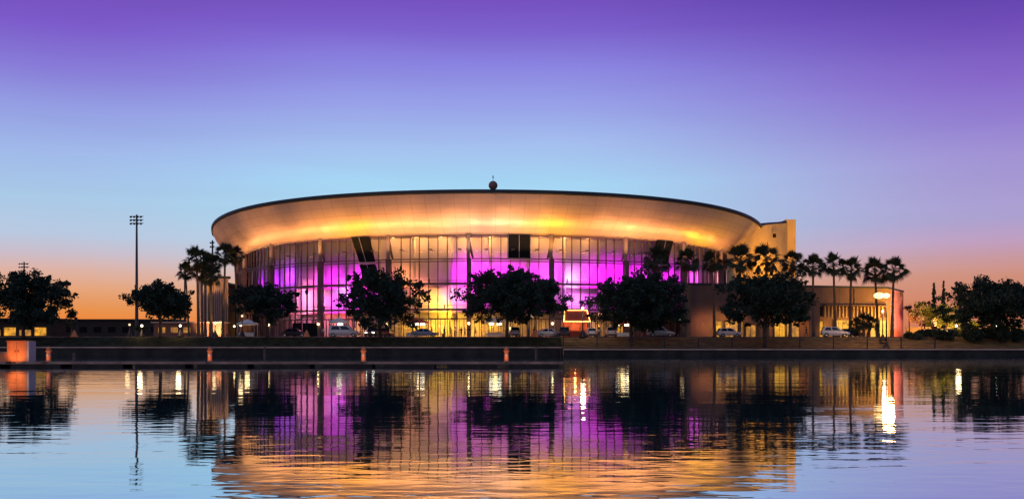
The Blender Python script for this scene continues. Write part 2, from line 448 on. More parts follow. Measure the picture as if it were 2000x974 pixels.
b = MB(); b.box(QX-.4,QX-.02,162.2,167.0,-2,1.1); b.add([(QX-.2,162.0,1.0),(QX-.2,172,1.0),(QX-.2,172,2.97),(QX-.2,166.9,1.3),(QX+.1,162.0,1.0),(QX+.1,172,1.0),(QX+.1,172,2.97),(QX+.1,166.9,1.3)],[(0,1,2,3),(7,6,5,4),(3,2,6,7),(0,3,7,4)])
tag(b.build('bank_end_wall', M['quay']), kind='structure')
sheet('ground', M['earth'], [(-3000,172,2.98),(3000,172,2.98),(3000,4000,2.98),(-3000,4000,2.98)])
sheet('sidewalk', M['paving'], [(-400,172.0,3.0),(400,172.0,3.0),(400,174.0,3.0),(-400,174.0,3.0)])
b = MB(); b.box(-400,400,171.8,172.05,2.7,3.01); tag(b.build('kerb', M['cap']), kind='structure')
sheet('road', M['asphalt'], [(-400,174.3,2.99),(400,174.3,2.99),(400,183.5,2.99),(-400,183.5,2.99)])
b = MB()
for k in range(-40, 41): b.add([(k*6,178.8,2.996),(k*6+3,178.8,2.996),(k*6+3,178.95,2.996),(k*6,178.95,2.996)],[(0,1,2,3)])
tag(b.build('road_markings', M['paint_line']), kind='structure')
sheet('plaza_pavement', M['paving'], [(-90,183.6,3.0),(120,183.6,3.0),(120,330,3.0),(-90,330,3.0)])

# ------------------------------------------------------------------ arena
CX, CY = wx(955, 251), 251.0
def ring(px, R):
    """first point of the ring of radius R round the arena's axis seen in column px -> (x, y)"""
    dx = (px - 1000.0) / FPX
    A = dx*dx + 1; B = -2*(CX*dx + CY); C = CX*CX + CY*CY - R*R
    D = max(0.0, B*B - 4*A*C)
    t = (-B - math.sqrt(D)) / (2*A)
    return (t*dx, t)
def pol(theta, R):      # theta measured from the side facing the viewer, positive to the right
    return (CX + R*math.sin(theta), CY - R*math.cos(theta))
def ang(px, R):
    x, y = ring(px, R); return math.atan2(x - CX, CY - y)
ARC = (CX, CY, GZ)
arena = thing('arena', 'huge round arena with flared golden bowl roof and purple-lit glass front', 'arena', ARC)
AB = dict(off=ARC)
RG, RO, RI = 59.0, 65.0, 55.0
ZB, ZT = 22.25, 28.95
# bowl soffit
NS, NT_ = 288, 14
vs, fs, uv = [], [], []
prof = []
for j in range(NT_+1):
    f_ = PI/2*j/NT_
    k_ = 0.36; t_ = j/NT_
    prof.append((59.35 + (RO-59.35)*(k_*math.sin(f_) + (1-k_)*t_), ZB + (ZT-ZB)*(k_*(1-math.cos(f_)) + (1-k_)*t_)))
def droop(x, y):      # the rim dips towards the flanks
    c_ = (CY-y)/max(1e-3, math.hypot(x-CX, y-CY))
    return 2.1*min(1.15, ((1-c_)/0.741)**2) * min(1.0, math.hypot(x-CX, y-CY)/59.0)**3
th = [2*PI*i/NS for i in range(NS+1)]
for i in range(NS+1):
    for j in range(NT_+1):
        x, y = pol(th[i], prof[j][0]); vs.append((x, y, prof[j][1]-droop(x,y))); uv.append((th[i]*62, j/NT_*8.5))
for i in range(NS):
    for j in range(NT_):
        p = i*(NT_+1)+j; fs.append((p, p+NT_+1, p+NT_+2, p+1))
b = MB(); b.add(vs, fs); so_ = b.build('roof_soffit', M['soffit'], arena, smooth=True, **AB)
ul = so_.data.uv_layers.new(name='UVMap')
vi = np.zeros(len(so_.data.loops), dtype=np.int32); so_.data.loops.foreach_get('vertex_index', vi)
ul.data.foreach_set('uv', np.array(uv, dtype=np.float32)[vi].ravel())
# lip under the soffit, dark fascia, roof
b = MB(); b.lathe([(58.6,ZB-0.05),(59.5,ZB-0.12),(59.55,ZB+0.12),(59.3,ZB+0.2)], 288, (CX,CY,0)); b.v = [(x,y,z-droop(x,y)) for x,y,z in b.v]; b.build('soffit_lip', M['column_cap'], arena, smooth=True, **AB)
b = MB(); b.lathe([(RO-0.05,ZT-0.02),(RO+0.22,ZT),(RO+0.3,ZT+0.72),(RO-0.1,ZT+0.8),(RO-0.6,ZT+0.8)], 288, (CX,CY,0)); b.v = [(x,y,z-droop(x,y)) for x,y,z in b.v]; b.build('roof_fascia', M['fascia'], arena, smooth=True, **AB)
b = MB(); b.lathe([(RO-0.5,ZT+0.7),(50,ZT+1.3),(30,ZT+1.9),(0.01,ZT+2.3)], 144, (CX,CY,0)); b.v = [(x,y,z-droop(x,y)) for x,y,z in b.v]; b.build('roof', M['roof'], arena, smooth=True, **AB)
# inner wall behind the glass and the solid rear
b = MB(); b.lathe([(RI,GZ),(RI,ZB+1.5)], 288, (CX,CY,0)); b.build('inner_wall', M['inner'], arena, smooth=True, **AB)
b = MB(); b.lathe([(RI,ZB-0.3),(59.0,ZB-0.3)], 288, (CX,CY,0)); b.build('lobby_ceiling', M['inner'], arena, smooth=True, **AB)
b = MB(); b.lathe([(RG,GZ),(RG,ZB)], 120, (CX,CY,0), 0.02*PI, 0.98*PI); b.build('rear_wall', M['stucco'], arena, smooth=True, **AB)
# facade bays: glass, mullions, transoms, columns
T0, DT = math.radians(-2.3), math.radians(15)
TRANS = [(17.62,0.11),(17.15,0.09),(12.97,0.20),(8.15,0.17),(6.4,0.12),(ZB-0.25,0.12)]
def arcbox(b, t0, t1, r0, r1, z0, z1, n=4):
    for k in range(n):
        a0 = t0+(t1-t0)*k/n; a1 = t0+(t1-t0)*(k+1)/n
        p = [pol(a0,r0)+(z0,), pol(a1,r0)+(z0,), pol(a1,r1)+(z0,), pol(a0,r1)+(z0,)]
        q = [(x,y,z1) for x,y,_ in p]
        vs = p+q; fs = [(0,1,2,3),(7,6,5,4),(1,0,4,5),(3,2,6,7)]
        if k == 0: fs.append((0,3,7,4))
        if k == n-1: fs.append((2,1,5,6))
        b.add(vs, fs)
for k in range(-6, 7):
    tc_ = T0 + k*DT
    # column: thick dark shaft below, slimmer lit head with a slanting strut above
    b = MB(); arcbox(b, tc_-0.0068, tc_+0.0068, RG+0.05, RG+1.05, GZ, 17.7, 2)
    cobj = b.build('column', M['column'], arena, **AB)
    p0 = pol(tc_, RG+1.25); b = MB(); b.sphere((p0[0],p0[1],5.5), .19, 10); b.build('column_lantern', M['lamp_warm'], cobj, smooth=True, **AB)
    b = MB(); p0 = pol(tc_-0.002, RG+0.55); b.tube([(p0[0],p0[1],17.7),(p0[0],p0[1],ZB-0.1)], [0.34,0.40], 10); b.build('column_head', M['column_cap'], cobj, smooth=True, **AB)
    sgn = 1 if k < 1 else -1
    p1 = pol(tc_ + sgn*0.004, RG+0.5); p2 = pol(tc_ - sgn*0.012, RG+0.5)
    b = MB(); b.tube([(p1[0]+sgn*0.5,p1[1],17.75),(p2[0]+sgn*0.35,p2[1],ZB-0.15)], [0.17,0.42], 8); b.build('strut', M['column'], cobj, **AB)
for k in range(-6, 6):
    t0, t1 = T0 + k*DT + 0.009, T0 + (k+1)*DT - 0.009
    g = MB()
    for z0, z1 in ((GZ,6.34),(6.47,8.06),(8.24,12.87),(13.07,17.1),(17.67,ZB-0.32)):
        n = 8
        for i in range(n):
            a0 = t0+(t1-t0)*i/n; a1 = t0+(t1-t0)*(i+1)/n
            g.add([pol(a0,RG-.06)+(z0,), pol(a1,RG-.06)+(z0,), pol(a1,RG-.06)+(z1,), pol(a0,RG-.06)+(z1,)], [(0,1,2,3)])
    gb = g.build('glass_bay', M['glass'], arena, **AB)
    m_ = MB()
    for i in range(1, 8):
        tm = t0+(t1-t0)*i/8
        arcbox(m_, tm-0.0013, tm+0.0013, RG-0.05, RG+0.2, GZ, ZB-0.2, 1)
    for i in range(16):     # closer posts of the entrance doors
        tm = t0+(t1-t0)*(i+0.5)/16
        arcbox(m_, tm-0.0012, tm+0.0012, RG-0.04, RG+0.08, GZ, 6.3, 1)
    m_.build('mullions', M['mullion'], gb, **AB)
    for z, h in TRANS:
        t_ = MB(); arcbox(t_, t0, t1, RG-0.08, RG+0.26, z-h, z+h, 6); t_.build('transom', M['mullion'], gb, **AB)
# concourse floor edges, rails and round inner columns behind the glass
for z in (12.75, 7.95):
    b = MB(); arcbox(b, math.radians(-88), math.radians(88), RI+0.05, RI+0.9, z-.35, z, 60); b.build('concourse_slab', M['column_cap'], arena, **AB)
    b = MB(); arcbox(b, math.radians(-88), math.radians(88), RI+0.86, RI+0.92, z+1.0, z+1.07, 60); b.build('concourse_rail', M['mullion'], arena, **AB)
for k in range(-12, 13):
    p = pol(T0 + (k+.5)*DT/2, RI+0.7); b = MB(); b.tube([(p[0],p[1],GZ),(p[0],p[1],ZB-.3)], 0.22, 10); b.build('inner_column', M['inner'], arena, smooth=True, **AB)
# dark slanted stair openings breaking through the glass
def portal(px_t0, px_t1, px_b0, px_b1, zt, zb, splits):
    b = MB(); R0, R1 = RG+0.3, RG+0.75
    P = []
    for (pa, pb, z) in ((px_b0,px_b1,zb),(px_t0,px_t1,zt)):
        for R, pp in ((R1,(pa,pb)),(R0,(pb,pa))):
            for q in pp: P.append(pol(ang(q, R0), R)+(z,))
    b.hexa(P)
    o = b.build('stair_opening', M['black'], arena, **AB)
    m_ = MB()
    for s in splits:
        a = pol(ang(px_t0+(px_t1-px_t0)*s, R0), R1+0.05); c = pol(ang(px_b0+(px_b1-px_b0)*s, R0), R1+0.05)
        m_.tube([(c[0],c[1],zb+.05),(a[0],a[1],zt-.05)], 0.07, 6)
    m_.build('opening_post', M['grey_metal'], o, **AB)
    a, c = ang(px_b0, R0), ang(px_b1, R0)
    l_ = MB(); arcbox(l_, a, c, R0, R1+0.35, zb-0.35, zb-0.1, 2); l_.build('opening_ledge', M['column_cap'], o, **AB)
portal(688, 722, 704, 733, ZB-0.15, 17.3, (0.45,))
portal(704.5, 733.5, 714, 745, 16.8, 13.1, (0.5,))
portal(991, 1036, 991, 1036, ZB-0.15, 17.75, (0.02, 0.5, 0.98))
portal(1282, 1312, 1274, 1300, ZB-0.15, 17.4, (0.5,))
# dark service doors at the foot of the glass
for p0, p1 in ((568, 584), (588, 626)):
    b = MB(); arcbox(b, ang(p0,60), ang(p1,60), RG+0.3, RG+0.6, GZ, 5.75, 3); b.build('service_door', M['black'], arena, **AB)
# uplights standing on the transoms (tiny dark fittings)
for px, z in ((633,8.3),(672,8.3),(837,8.3),(744,8.3),(838,13.2),(1108,13.2),(950,13.2),(1055,13.2),(868,8.3)):
    x, y = ring(px, RG+0.35); b = MB(); b.box(x-.12,x+.12,y-.12,y+.12,z,z+0.75); b.build('uplight_or_fill_fitting', M['mullion'], arena, **AB)
# --- arena lighting; the ground floodlights are added fill
def inner_light(px, py, c, power, R=57.2, size=0.22, down=1.0, cone=166):
    x, y = ring(px, R); z = wz(py, y)
    q = pol(math.atan2(x-CX, CY-y), 50.0)
    lamp('SPOT', 'lobby_light', (x, y, z), c, power, size, (q[0], q[1], z-down), arena, cone=cone, blend=0.6)
MAG, PUR, PNK, YEL, ORG = (1,.004,1), (.5,.01,1), (1,.30,.62), (1,.50,.03), (1,.30,.09)
for px, py, c, p in [
    (492,560,PUR,170),(520,548,PUR,170),(548,540,(.6,.05,1),180),(583,574,(1,.22,.55),230),(586,602,(1,.22,.45),150),
    (618,585,(1,.2,.4),120),(638,545,MAG,170),(662,572,(.55,.24,1),220),(668,585,MAG,120),(692,545,MAG,240),(640,600,MAG,90),
    (735,560,(1,.12,.5),120),(780,540,ORG,120),(812,560,(1,.28,.15),120),(845,590,YEL,200),(868,610,YEL,190),
    (885,575,(1,.25,.75),170),(905,528,MAG,250),(945,530,MAG,200),(985,535,MAG,240),(1040,540,MAG,230),(1062,560,(1,.15,.9),150),
    (1018,548,MAG,170),(1085,530,MAG,200),(1150,548,MAG,200),(1198,545,MAG,180),(1245,545,MAG,200),(925,555,MAG,160),(715,560,MAG,160),(606,548,(1,.06,.7),130),(530,575,PUR,130),
    (1122,545,(.75,.36,1),220),(1127,590,(1,.20,.95),150),(1175,532,MAG,240),(1218,532,MAG,230),(1268,540,MAG,200),
    (1322,540,MAG,190),(1372,540,(1,.08,.8),170),(1412,540,(1,.3,.45),130),
    (660,625,(1,.12,.12),55),(625,622,(1,.18,.18),55),(560,620,(1,.2,.3),40)]:
    inner_light(px, py, c, p*6.0)
for px in range(478, 1440, 48):     # warm ceiling lights in the upper storey
    inner_light(px, 466, (1,.42,.12), 640, 57.3, 0.25, 2.0, 165)
for px in (640, 690, 790,815,840,865,890,915,940,965,1010,1060,1120,1170,1220):   # golden light in the entrance hall
    inner_light(px, 641, (1,.45,.03), 330 if 780 < px < 970 else 190, 56.8, 0.2)
# floodlights under the bowl
fl = [(476,(1,.45,.14),260),(505,(1,.46,.16),300),(540,(1,.42,.14),180),(575,(1,.42,.12),330),(625,(1,.45,.13),420),(682,(1,.42,.03),560),
      (735,(1,.42,.13),430),(790,(1,.44,.16),430),(845,(1,.46,.18),480),(900,(1,.54,.33),390),(950,(1,.54,.33),390),(1000,(1,.54,.33),390),
      (1045,(1,.45,.10),460),(1090,(1,.44,.02),560),(1140,(1,.42,.10),300),(1190,(1,.42,.15),330),(1240,(1,.44,.16),470),(1290,(1,.42,.15),380),
      (1335,(1,.42,.13),280),(1376,(1,.46,.03),440),(1410,(1,.40,.12),240),(1445,(1,.44,.05),330),(1475,(1,.44,.03),350)]
b = MB()
for px, c, p in fl:
    p *= 1.0 + 0.9*min(1, abs(px-955)/420)
    t = ang(px, 60.6); x, y = pol(t, 62.3); x2, y2 = pol(t, 61.5); dz_ = droop(x, y)
    lamp('AREA', 'bowl_floodlight', (x, y, 19.3-dz_), c, p*0.6, 5.6, (x2, y2, 25.0), arena, 0.5)
    bx = pol(t, 62.3)
    fb = MB(); fb.box(bx[0]-.3,bx[0]+.3,bx[1]-.15,bx[1]+.15,19.0-dz_,19.22-dz_); e = pol(t, 59.1); fb.tube([(bx[0],bx[1],19.05-dz_),(e[0],e[1],19.05-dz_)],0.04,6)
    fb.build('floodlight', M['mullion'], arena, **AB)
# added ground floodlights, put in to even out the upper bowl
for px, c, p in ((520,(1,.42,.14),2600),(640,(1,.42,.12),3000),(760,(1,.42,.15),3400),(880,(1,.42,.16),3600),(1000,(1,.42,.16),3600),(1110,(1,.42,.10),3200),(1220,(1,.42,.16),3000),(1330,(1,.42,.13),2800),(1420,(1,.42,.08),2600)):
    t = ang(px, 62); x, y = pol(t, 70.5); x2, y2 = pol(t, 63.4)
    lamp('SPOT', 'ground_fill_spot', (x, y, 4.0), c, p*(2.0 + 1.3*abs(px-955)/460), 0.25, (x2, y2, 27.3), arena, cone=38, blend=0.8)
    fb = MB(); fb.box(x-.3,x+.3,y-.2,y+.2,3.0,3.6); fb.build('ground_fill_fitting', M['mullion'], arena, **AB)
# wing wall with end pier at the right flank
P = [(46.5,221.6,23.0),(53.0,226.2,26.6),(55.9,230.2,28.2),(58.8,234.2,28.85),(61.7,238.2,29.4),(64.6,242.2,30.1)]
b = MB()
for i in range(len(P)-1):
    (xa,ya,za),(xb,yb,zb) = P[i], P[i+1]
    b.hexa([(xa,ya,3),(xb,yb,3),(xb+1.2,yb-.6+1.2,3),(xa+1.2,ya+.6,3),(xa,ya,za),(xb,yb,zb),(xb+1.2,yb+.6,zb),(xa+1.2,ya+.6,za)])
ww = b.build('wing_wall', M['stucco_pale'], arena, **AB)
b = MB()
for i in range(2, len(P)-1):
    (xa,ya,za),(xb,yb,zb) = P[i], P[i+1]
    b.hexa([(xa-.15,ya-.15,za),(xb-.15,yb-.15,zb),(xb+1.2,yb+.7,zb),(xa+1.2,ya+.7,za),(xa-.15,ya-.15,za+.3),(xb-.15,yb-.15,zb+.3),(xb+1.2,yb+.7,zb+.3),(xa+1.2,ya+.7,za+.3)])
b.build('wall_coping', M['fascia'], ww, **AB)
b = MB(); b.box(64.6,66.9,241.6,244.6,3,30.7); b.build('end_pier', M['stucco_pale'], ww, **AB)
b = MB(); b.box(59.35,60.05,233.0,233.35,25.6,26.5); b.build('wall_vent', M['black'], ww, **AB)
for x, y, z, p in ((51,214,13.6,2600),(57,220,13.6,3000),(62,226,13.6,2600)):
    lamp('SPOT', 'wing_floodlight', (x, y, z), (1,.44,.025), p*3.4, 0.25, (60,234,25), arena, cone=85)
# low curved annex with cream fins on the left flank
A0, A1 = math.radians(-104), math.radians(-62)
b = MB(); arcbox(b, A0, A1, 63, 67.5, GZ, 15.6, 30); an = b.build('annex', M['stucco_pale'], arena, **AB)
b = MB(); arcbox(b, A0, A1, 62.5, 68.4, 15.6, 16.1, 30); b.build('annex_roof', M['fascia'], an, **AB)
for i in range(34):
    t = A0 + (A1-A0)*(i+0.5)/34
    b = MB(); arcbox(b, t-0.0042, t+0.0042, 67.52, 68.3, GZ, 15.6, 1); b.build('annex_fin', M['fin'], an, **AB)
for i in range(10):
    r_ = 63.3 + i*.46
    p, q = pol(A1+.0006, r_), pol(A1+.0105, r_)
    p2, q2 = pol(A1+.0006, r_+.12), pol(A1+.0105, r_+.12)
    b = MB(); b.hexa([p+(GZ,), q+(GZ,), q2+(GZ,), p2+(GZ,), p+(15.6,), q+(15.6,), q2+(15.6,), p2+(15.6,)]); b.build('annex_fin', M['fin'], an, **AB)
for x, z in ((wx(412,208),3.4),(wx(436,208),3.4)):
    lamp('SPOT', 'annex_light', (x, 208, z), (1,.47,.2), 5200, 0.2, (x*1.06, 221, 9.0), arena, cone=75)
for d in (-84,-77,-70):
    t = math.radians(d); x, y = pol(t, 76.5); x2, y2 = pol(t, 67.5)
    lamp('SPOT', 'annex_light', (x, y, 4.0), (1,.47,.2), 3600, 0.2, (x2, y2, 9.5), arena, cone=110)

# radome standing on the front of the roof rim
rx, ry = wx(963, 188.5), 188.5
rd = thing('roof_globe', 'brown globe with a short mast standing on the front of the roof edge', 'roof globe', (rx, ry, ZT+0.8))
b = MB(); b.sphere((0,0,1.05), 0.83, 18); b.build('globe', M['radome'], rd, smooth=True)
b = MB(); b.lathe([(0.5,0),(0.5,0.08),(0.24,0.12),(0.2,0.4)], 12); b.build('pedestal', M['dark_metal'], rd)
b = MB(); b.tube([(0,0,1.85),(0,0,2.75)], [0.05,0.04], 6); b.box(-.09,.09,-.09,.09,2.35,2.85); b.build('mast', M['dark_metal'], rd)

# ------------------------------------------------------------------ low brown building on the right
LB = (52.0, 200.0, GZ)
lowb = thing('concert_annex', 'long low brown stucco building with glowing yellow doors behind the palm row', 'building', LB)
fp = [(31.5,189.0),(74.6,203.5),(84.0,220.0),(84.0,262.0),(48.0,262.0),(35.5,199.0)]
ZLB = 12.6
b = MB(); b.prism(fp, GZ, ZLB); b.build('wall', M['stucco'], lowb, off=LB)
def off_poly(poly, d):
    cx = sum(p[0] for p in poly)/len(poly); cy = sum(p[1] for p in poly)/len(poly)
    return [(cx+(x-cx)*(1+d), cy+(y-cy)*(1+d)) for x,y in poly]
b = MB(); b.prism(off_poly(fp, 0.006), ZLB, ZLB+0.35); b.build('roof', M['fascia'], lowb, off=LB)
FD = Vector((74.6-31.5, 203.5-189.0, 0)).normalized(); FN = Vector((FD.y, -FD.x, 0))
def fpt(px):      # point on the front wall line seen in column px
    dx = (px-1000)/FPX
    # (31.5+s*FDx) = dx*(189+s*FDy)
    s = (dx*189 - 31.5)/(FD.x - dx*FD.y)
    return Vector((31.5,189,0)) + FD*s
def wallbox(b, p0, p1, z0, z1, d0, d1):
    a, c = fpt(p0), fpt(p1)
    q = [a+FN*d1, c+FN*d1, c+FN*d0, a+FN*d0]
    b.hexa([(v.x,v.y,z0) for v in q] + [(v.x,v.y,z1) for v in q])
for p0, p1, z0, z1, mm in ((1396,1409,3.05,5.9,'lit_yellow'),(1416,1450,3.05,5.9,'lit_amber'),(1456,1475,3.05,5.2,'lit_amber'),(1512,1532,3.05,5.7,'lit_yellow'),(1536,1560,3.05,5.7,'lit_amber'),(1598,1607,3.05,6.0,'lit_yellow'),(1629,1662,3.05,6.2,'lit_yellow'),(1700,1710,3.05,6.6,'lit_amber'),(1718,1731,3.05,6.2,'lit_yellow')):
    b = MB(); wallbox(b, p0, p1, z0, z1, 0.02, 0.08); d_ = b.build('lit_door', M[mm], lowb, off=LB)
    b = MB()
    wallbox(b, p0-1.5, p0, z0, z1+.15, 0.02, 0.3); wallbox(b, p1, p1+1.5, z0, z1+.15, 0.02, 0.3); wallbox(b, p0, p1, z1, z1+.15, 0.02, 0.3)
    n = max(1, int((p1-p0)/7))
    for i in range(1, n): wallbox(b, p0+(p1-p0)*i/n-.35, p0+(p1-p0)*i/n+.35, z0, z1, 0.09, 0.14)
    b.build('door_frame', M['mullion'], d_, off=LB)
for i in range(18):      # vertical ribs along the canopy zone
    p = 1610 + i*7
    b = MB(); wallbox(b, p-.8, p+.8, 6.8, 9.0, 0.02, 0.3); b.build('wall_fin', M['stucco_pale'], lowb, off=LB)
for p in (1360,1388,1440,1480,1515,1545,1605,1640,1672,1704):
    b = MB(); wallbox(b, p-.18, p+.18, 3.0 if p < 1400 else 9.3, ZLB-.05, 0.004, 0.02); b.build('wall_joint', M['mullion'], lowb, off=LB)
for p in (1482, 1668):
    a_ = fpt(p)+FN*.14; b = MB(); b.tube([(a_.x,a_.y,9.3 if p>1600 else 3.0),(a_.x,a_.y,ZLB-.1)],.07,8); b.build('downpipe', M['mullion'], lowb, off=LB)
b = MB(); wallbox(b, 1346, 1572, 9.55, 9.62, 0.004, 0.03); b.build('wall_joint', M['mullion'], lowb, off=LB)
b = MB(); wallbox(b, 1606, 1734, 9.0, 9.25, 0.02, 1.3); b.build('canopy', M['stucco'], lowb, off=LB)
b = MB(); wallbox(b, 1573, 1594, 3.0, 9.6, 0.02, 1.2); b.build('pilaster', M['stucco'], lowb, off=LB)
b = MB(); wallbox(b, 1599, 1607, 7.0, 8.9, 0.02, 0.12); b.build('dark_window', M['black'], lowb, off=LB)
b = MB(); wallbox(b, 1330, 1345, 3.0, ZLB-.05, 0.02, 0.9); b.build('end_pilaster', M['mullion'], lowb, off=LB)
for p, z, c, pw in ((1400,7.0,(1,.5,.1),260),(1432,7.2,(1,.45,.1),330),(1522,7.0,(1,.5,.08),330),(1552,7.0,(1,.45,.1),300),(1610,6.6,(1,.5,.08),200),(1648,7.4,(1,.5,.08),280),(1708,7.4,(1,.45,.1),330),(1370,7.0,(1,.4,.2),200)):
    q = fpt(p) + FN*2.2
    e = fpt(p); lamp('SPOT', 'wall_light', (q.x,q.y,z-1.6), c, pw*0.9, 0.15, (e.x,e.y,z-2.2), lowb, cone=160, blend=.5)
    f_ = fpt(p) + FN*0.25
    b = MB(); b.box(f_.x-.15,f_.x+.15,f_.y-.15,f_.y+.15,z-1.9,z-1.5); b.build('wall_lantern', M['mullion'], lowb, off=LB)
lamp('SPOT', 'corner_red_light', (80,206,3.5), (1,.05,.04), 14000, 0.2, (82.0,217.0,5.0), lowb, cone=70)
lamp('SPOT', 'corner_pink_light', (84,202,4.5), (1,.28,.30), 22000, 0.2, (79.0,212,8.5), lowb, cone=80)

# ------------------------------------------------------------------ vegetation
def leaf_mesh(name, centers, radii, per, size, aspect=0.55, droop=0.0, pers=None):
    """diamond leaves in clumps"""
    k_ = np.asarray(pers) if pers is not None else per
    C = np.repeat(np.asarray(centers), k_, axis=0); Rr = np.repeat(np.asarray(radii), k_)
    N = len(C)
    d = rng.normal(size=(N,3)); d /= np.linalg.norm(d, axis=1)[:,None]
    r = Rr * rng.random(N)**0.62
    P = C + d * r[:,None] * np.array([1,1,0.8])
    u = rng.normal(size=(N,3)); u[:,2] -= droop; u /= np.linalg.norm(u, axis=1)[:,None]
    w = np.cross(u, rng.normal(size=(N,3))); w /= np.linalg.norm(w, axis=1)[:,None]
    s = size * rng.uniform(0.6, 1.35, N)[:,None]
    V = np.stack([P - u*s, P + w*s*aspect - u*s*0.1, P + u*s, P - w*s*aspect - u*s*0.1], axis=1).reshape(-1,3)
    me = bpy.data.meshes.new(name)
    me.vertices.add(len(V)); me.vertices.foreach_set('co', V.astype(np.float32).ravel())
    me.loops.add(4*N); me.loops.foreach_set('vertex_index', np.arange(4*N, dtype=np.int32))
    me.polygons.add(N); me.polygons.foreach_set('loop_start', np.arange(0,4*N,4,dtype=np.int32))
    me.polygons.foreach_set('loop_total', np.full(N,4,dtype=np.int32))
    me.update(calc_edges=True)
    return me
def crown_clumps(w, h, n, flat=0.45, seed=0, lobes=7):
    """clump centres of a broad crown, half width w, height h, base at z = 0"""
    r_ = np.random.default_rng(seed)
    # uneven outline: a handful of overlapping lobes
    L = []
    for i in range(lobes):
        a = 2*PI*i/lobes + r_.uniform(-.4,.4); rr = w*r_.uniform(0.24,0.44)
        L.append((rr*math.cos(a), rr*math.sin(a), h*r_.uniform(0.36,0.58), w*r_.uniform(0.42,0.56), h*r_.uniform(0.34,0.46)))
    L.append((r_.uniform(-.15,.15)*w, 0, h*0.6, w*0.5, h*0.40))
    L.append((r_.uniform(-.3,.3)*w, 0, h*0.66, w*0.36, h*0.33))
    cs, rs = [], []
    while len(cs) < n:
        lx, ly, lz, lw, lh = L[r_.integers(len(L))]
        d = r_.normal(size=3); d /= np.linalg.norm(d)
        k = r_.random()**0.33 if r_.random() < .75 else r_.uniform(0.9, 1.12)
        p = np.array([lx + d[0]*lw*k, ly + d[1]*lw*k, lz + d[2]*lh*k])
        if p[2] < h*0.04: continue
        cs.append(p); rs.append(r_.uniform(0.5, 1.5) * (0.55 + 0.06*w))
    return cs, rs
def broad_tree(px0, px1, py_top, py_bot, Y, base_px, base_z, label, seed, leafm='leaf', name='shade_tree', group='dark shade trees along the waterfront bank', n=230, cat='tree', trunk_r=0.28):
    w = (px1-px0)/2/FPX*Y; cxp = (px0+px1)/2
    zt, zb = wz(py_top, Y), wz(py_bot, Y)
    bx = wx(base_px, Y)
    t = thing(name, label, cat, (bx, Y, base_z), 0, group)
    ox = wx(cxp, Y) - bx; zb -= base_z; zt -= base_z; h = zt - zb
    cs, rs = crown_clumps(w*0.97, h, n, seed=seed)
    cs = np.array(cs)
    # fit the lobes to the crown's measured width and height
    cs[:,0] = (cs[:,0]-cs[:,0].min())/(np.ptp(cs[:,0]))*(2*w-0.9) - w+0.45
    cs[:,2] = (cs[:,2]-cs[:,2].min())/(np.ptp(cs[:,2]))*(h-1.3) + 0.85
    rg = np.random.default_rng(seed+500)
    rs = np.array(rs); ctr = np.array([0,0,h*.45])
    # gaps: bite a few hollows out of the outer crown
    keep = np.ones(len(cs), bool)
    for q in range(7):
        d = rg.normal(size=3); d /= np.linalg.norm(d); d[1] *= .35
        hole = ctr + d*np.array([w*.85, w*.85, h*.45]); keep &= np.linalg.norm((cs-hole)*np.array([1,.45,1]), axis=1) > rg.uniform(.5,1.0)
    cs, rs = cs[keep], rs[keep]
    # sprigs reaching out of the outline
    nd = (cs-ctr)/np.array([w,w,h*.5]); rad = np.linalg.norm(nd, axis=1)
    out = np.argsort(-rad)[:int(len(cs)*.45)]; out = out[rg.random(len(out)) < .75]
    sp = []
    for i_ in out:
        u_ = (cs[i_]-ctr); u_ = u_/np.linalg.norm(u_) + rg.normal(size=3)*.35 + np.array([0,0,.12]); u_ /= np.linalg.norm(u_)
        L_ = rg.uniform(.3,.8)*rs[i_]
        for q in (.75,1.05,1.3):
            sp.append((cs[i_]+u_*L_*q, .34-.1*q))
    n0 = len(cs)
    cs = np.vstack([cs, np.array([p for p,_ in sp]).reshape(-1,3)]); rs = np.concatenate([rs, [r for _,r in sp]])
    pers = np.concatenate([np.clip(70*rs[:n0]**1.6, 30, 170).astype(int), np.full(len(sp), 9)])
    cs = cs + np.array([ox,0,zb])
    me = leaf_mesh('crown', cs, rs, 0, 0.24, pers=pers)
    me.materials.append(M[leafm])
    o = bpy.data.objects.new('crown', me); col.objects.link(o); o.parent = t
    r_ = random.Random(seed)
    b = MB()
    f = zb + h*0.22
    b.tube([(0,0,-0.1),(0.05,0,0.3),(0.0,0.05,f*0.5),(ox*0.3,0,f)], [trunk_r*1.5,trunk_r*1.1,trunk_r*0.95,trunk_r*0.8], 10)
    for i in range(7):
        a = 2*PI*i/7 + r_.uniform(-.3,.3); q = r_.uniform(.35,.7)
        e = (ox*0.8 + w*q*math.cos(a), w*q*math.sin(a), zb + h*r_.uniform(.45,.75))
        s = (ox*0.2, 0, f*r_.uniform(0.6,0.98))
        mid = ((s[0]+e[0])/2 , (s[1]+e[1])/2, s[2]+(e[2]-s[2])*0.62)
        b.tube([s,mid,e], [trunk_r*0.5,trunk_r*0.32,trunk_r*0.1], 7)
    b.build('trunk', M['trunk'], t, smooth=True)
    return t
TL = 170.8
broad_tree(-40,150,530,640,TL,45,2.85,'dark round shade tree at the far end beside the orange dock box', 19)
broad_tree(243,384,550,632,TL,313,2.9,'small dark shade tree below the tall floodlight mast', 12, n=170)
broad_tree(458,584,552,634,TL,521,2.9,'small round dark tree in front of the glass end of the arena', 13, n=160)
broad_tree(663,840,526,648,TL,742,2.9,'ragged dark tree with side branches in front of the slanted stair opening', 24, n=200)
broad_tree(890,1112,520,634,TL,990,2.9,'widest dark tree before the arena, centred under the roof globe', 15, n=300)
broad_tree(1140,1338,524,648,168.5,1232,2.35,'broad dark tree between the booth lights and the first roadside palm', 16, n=270)
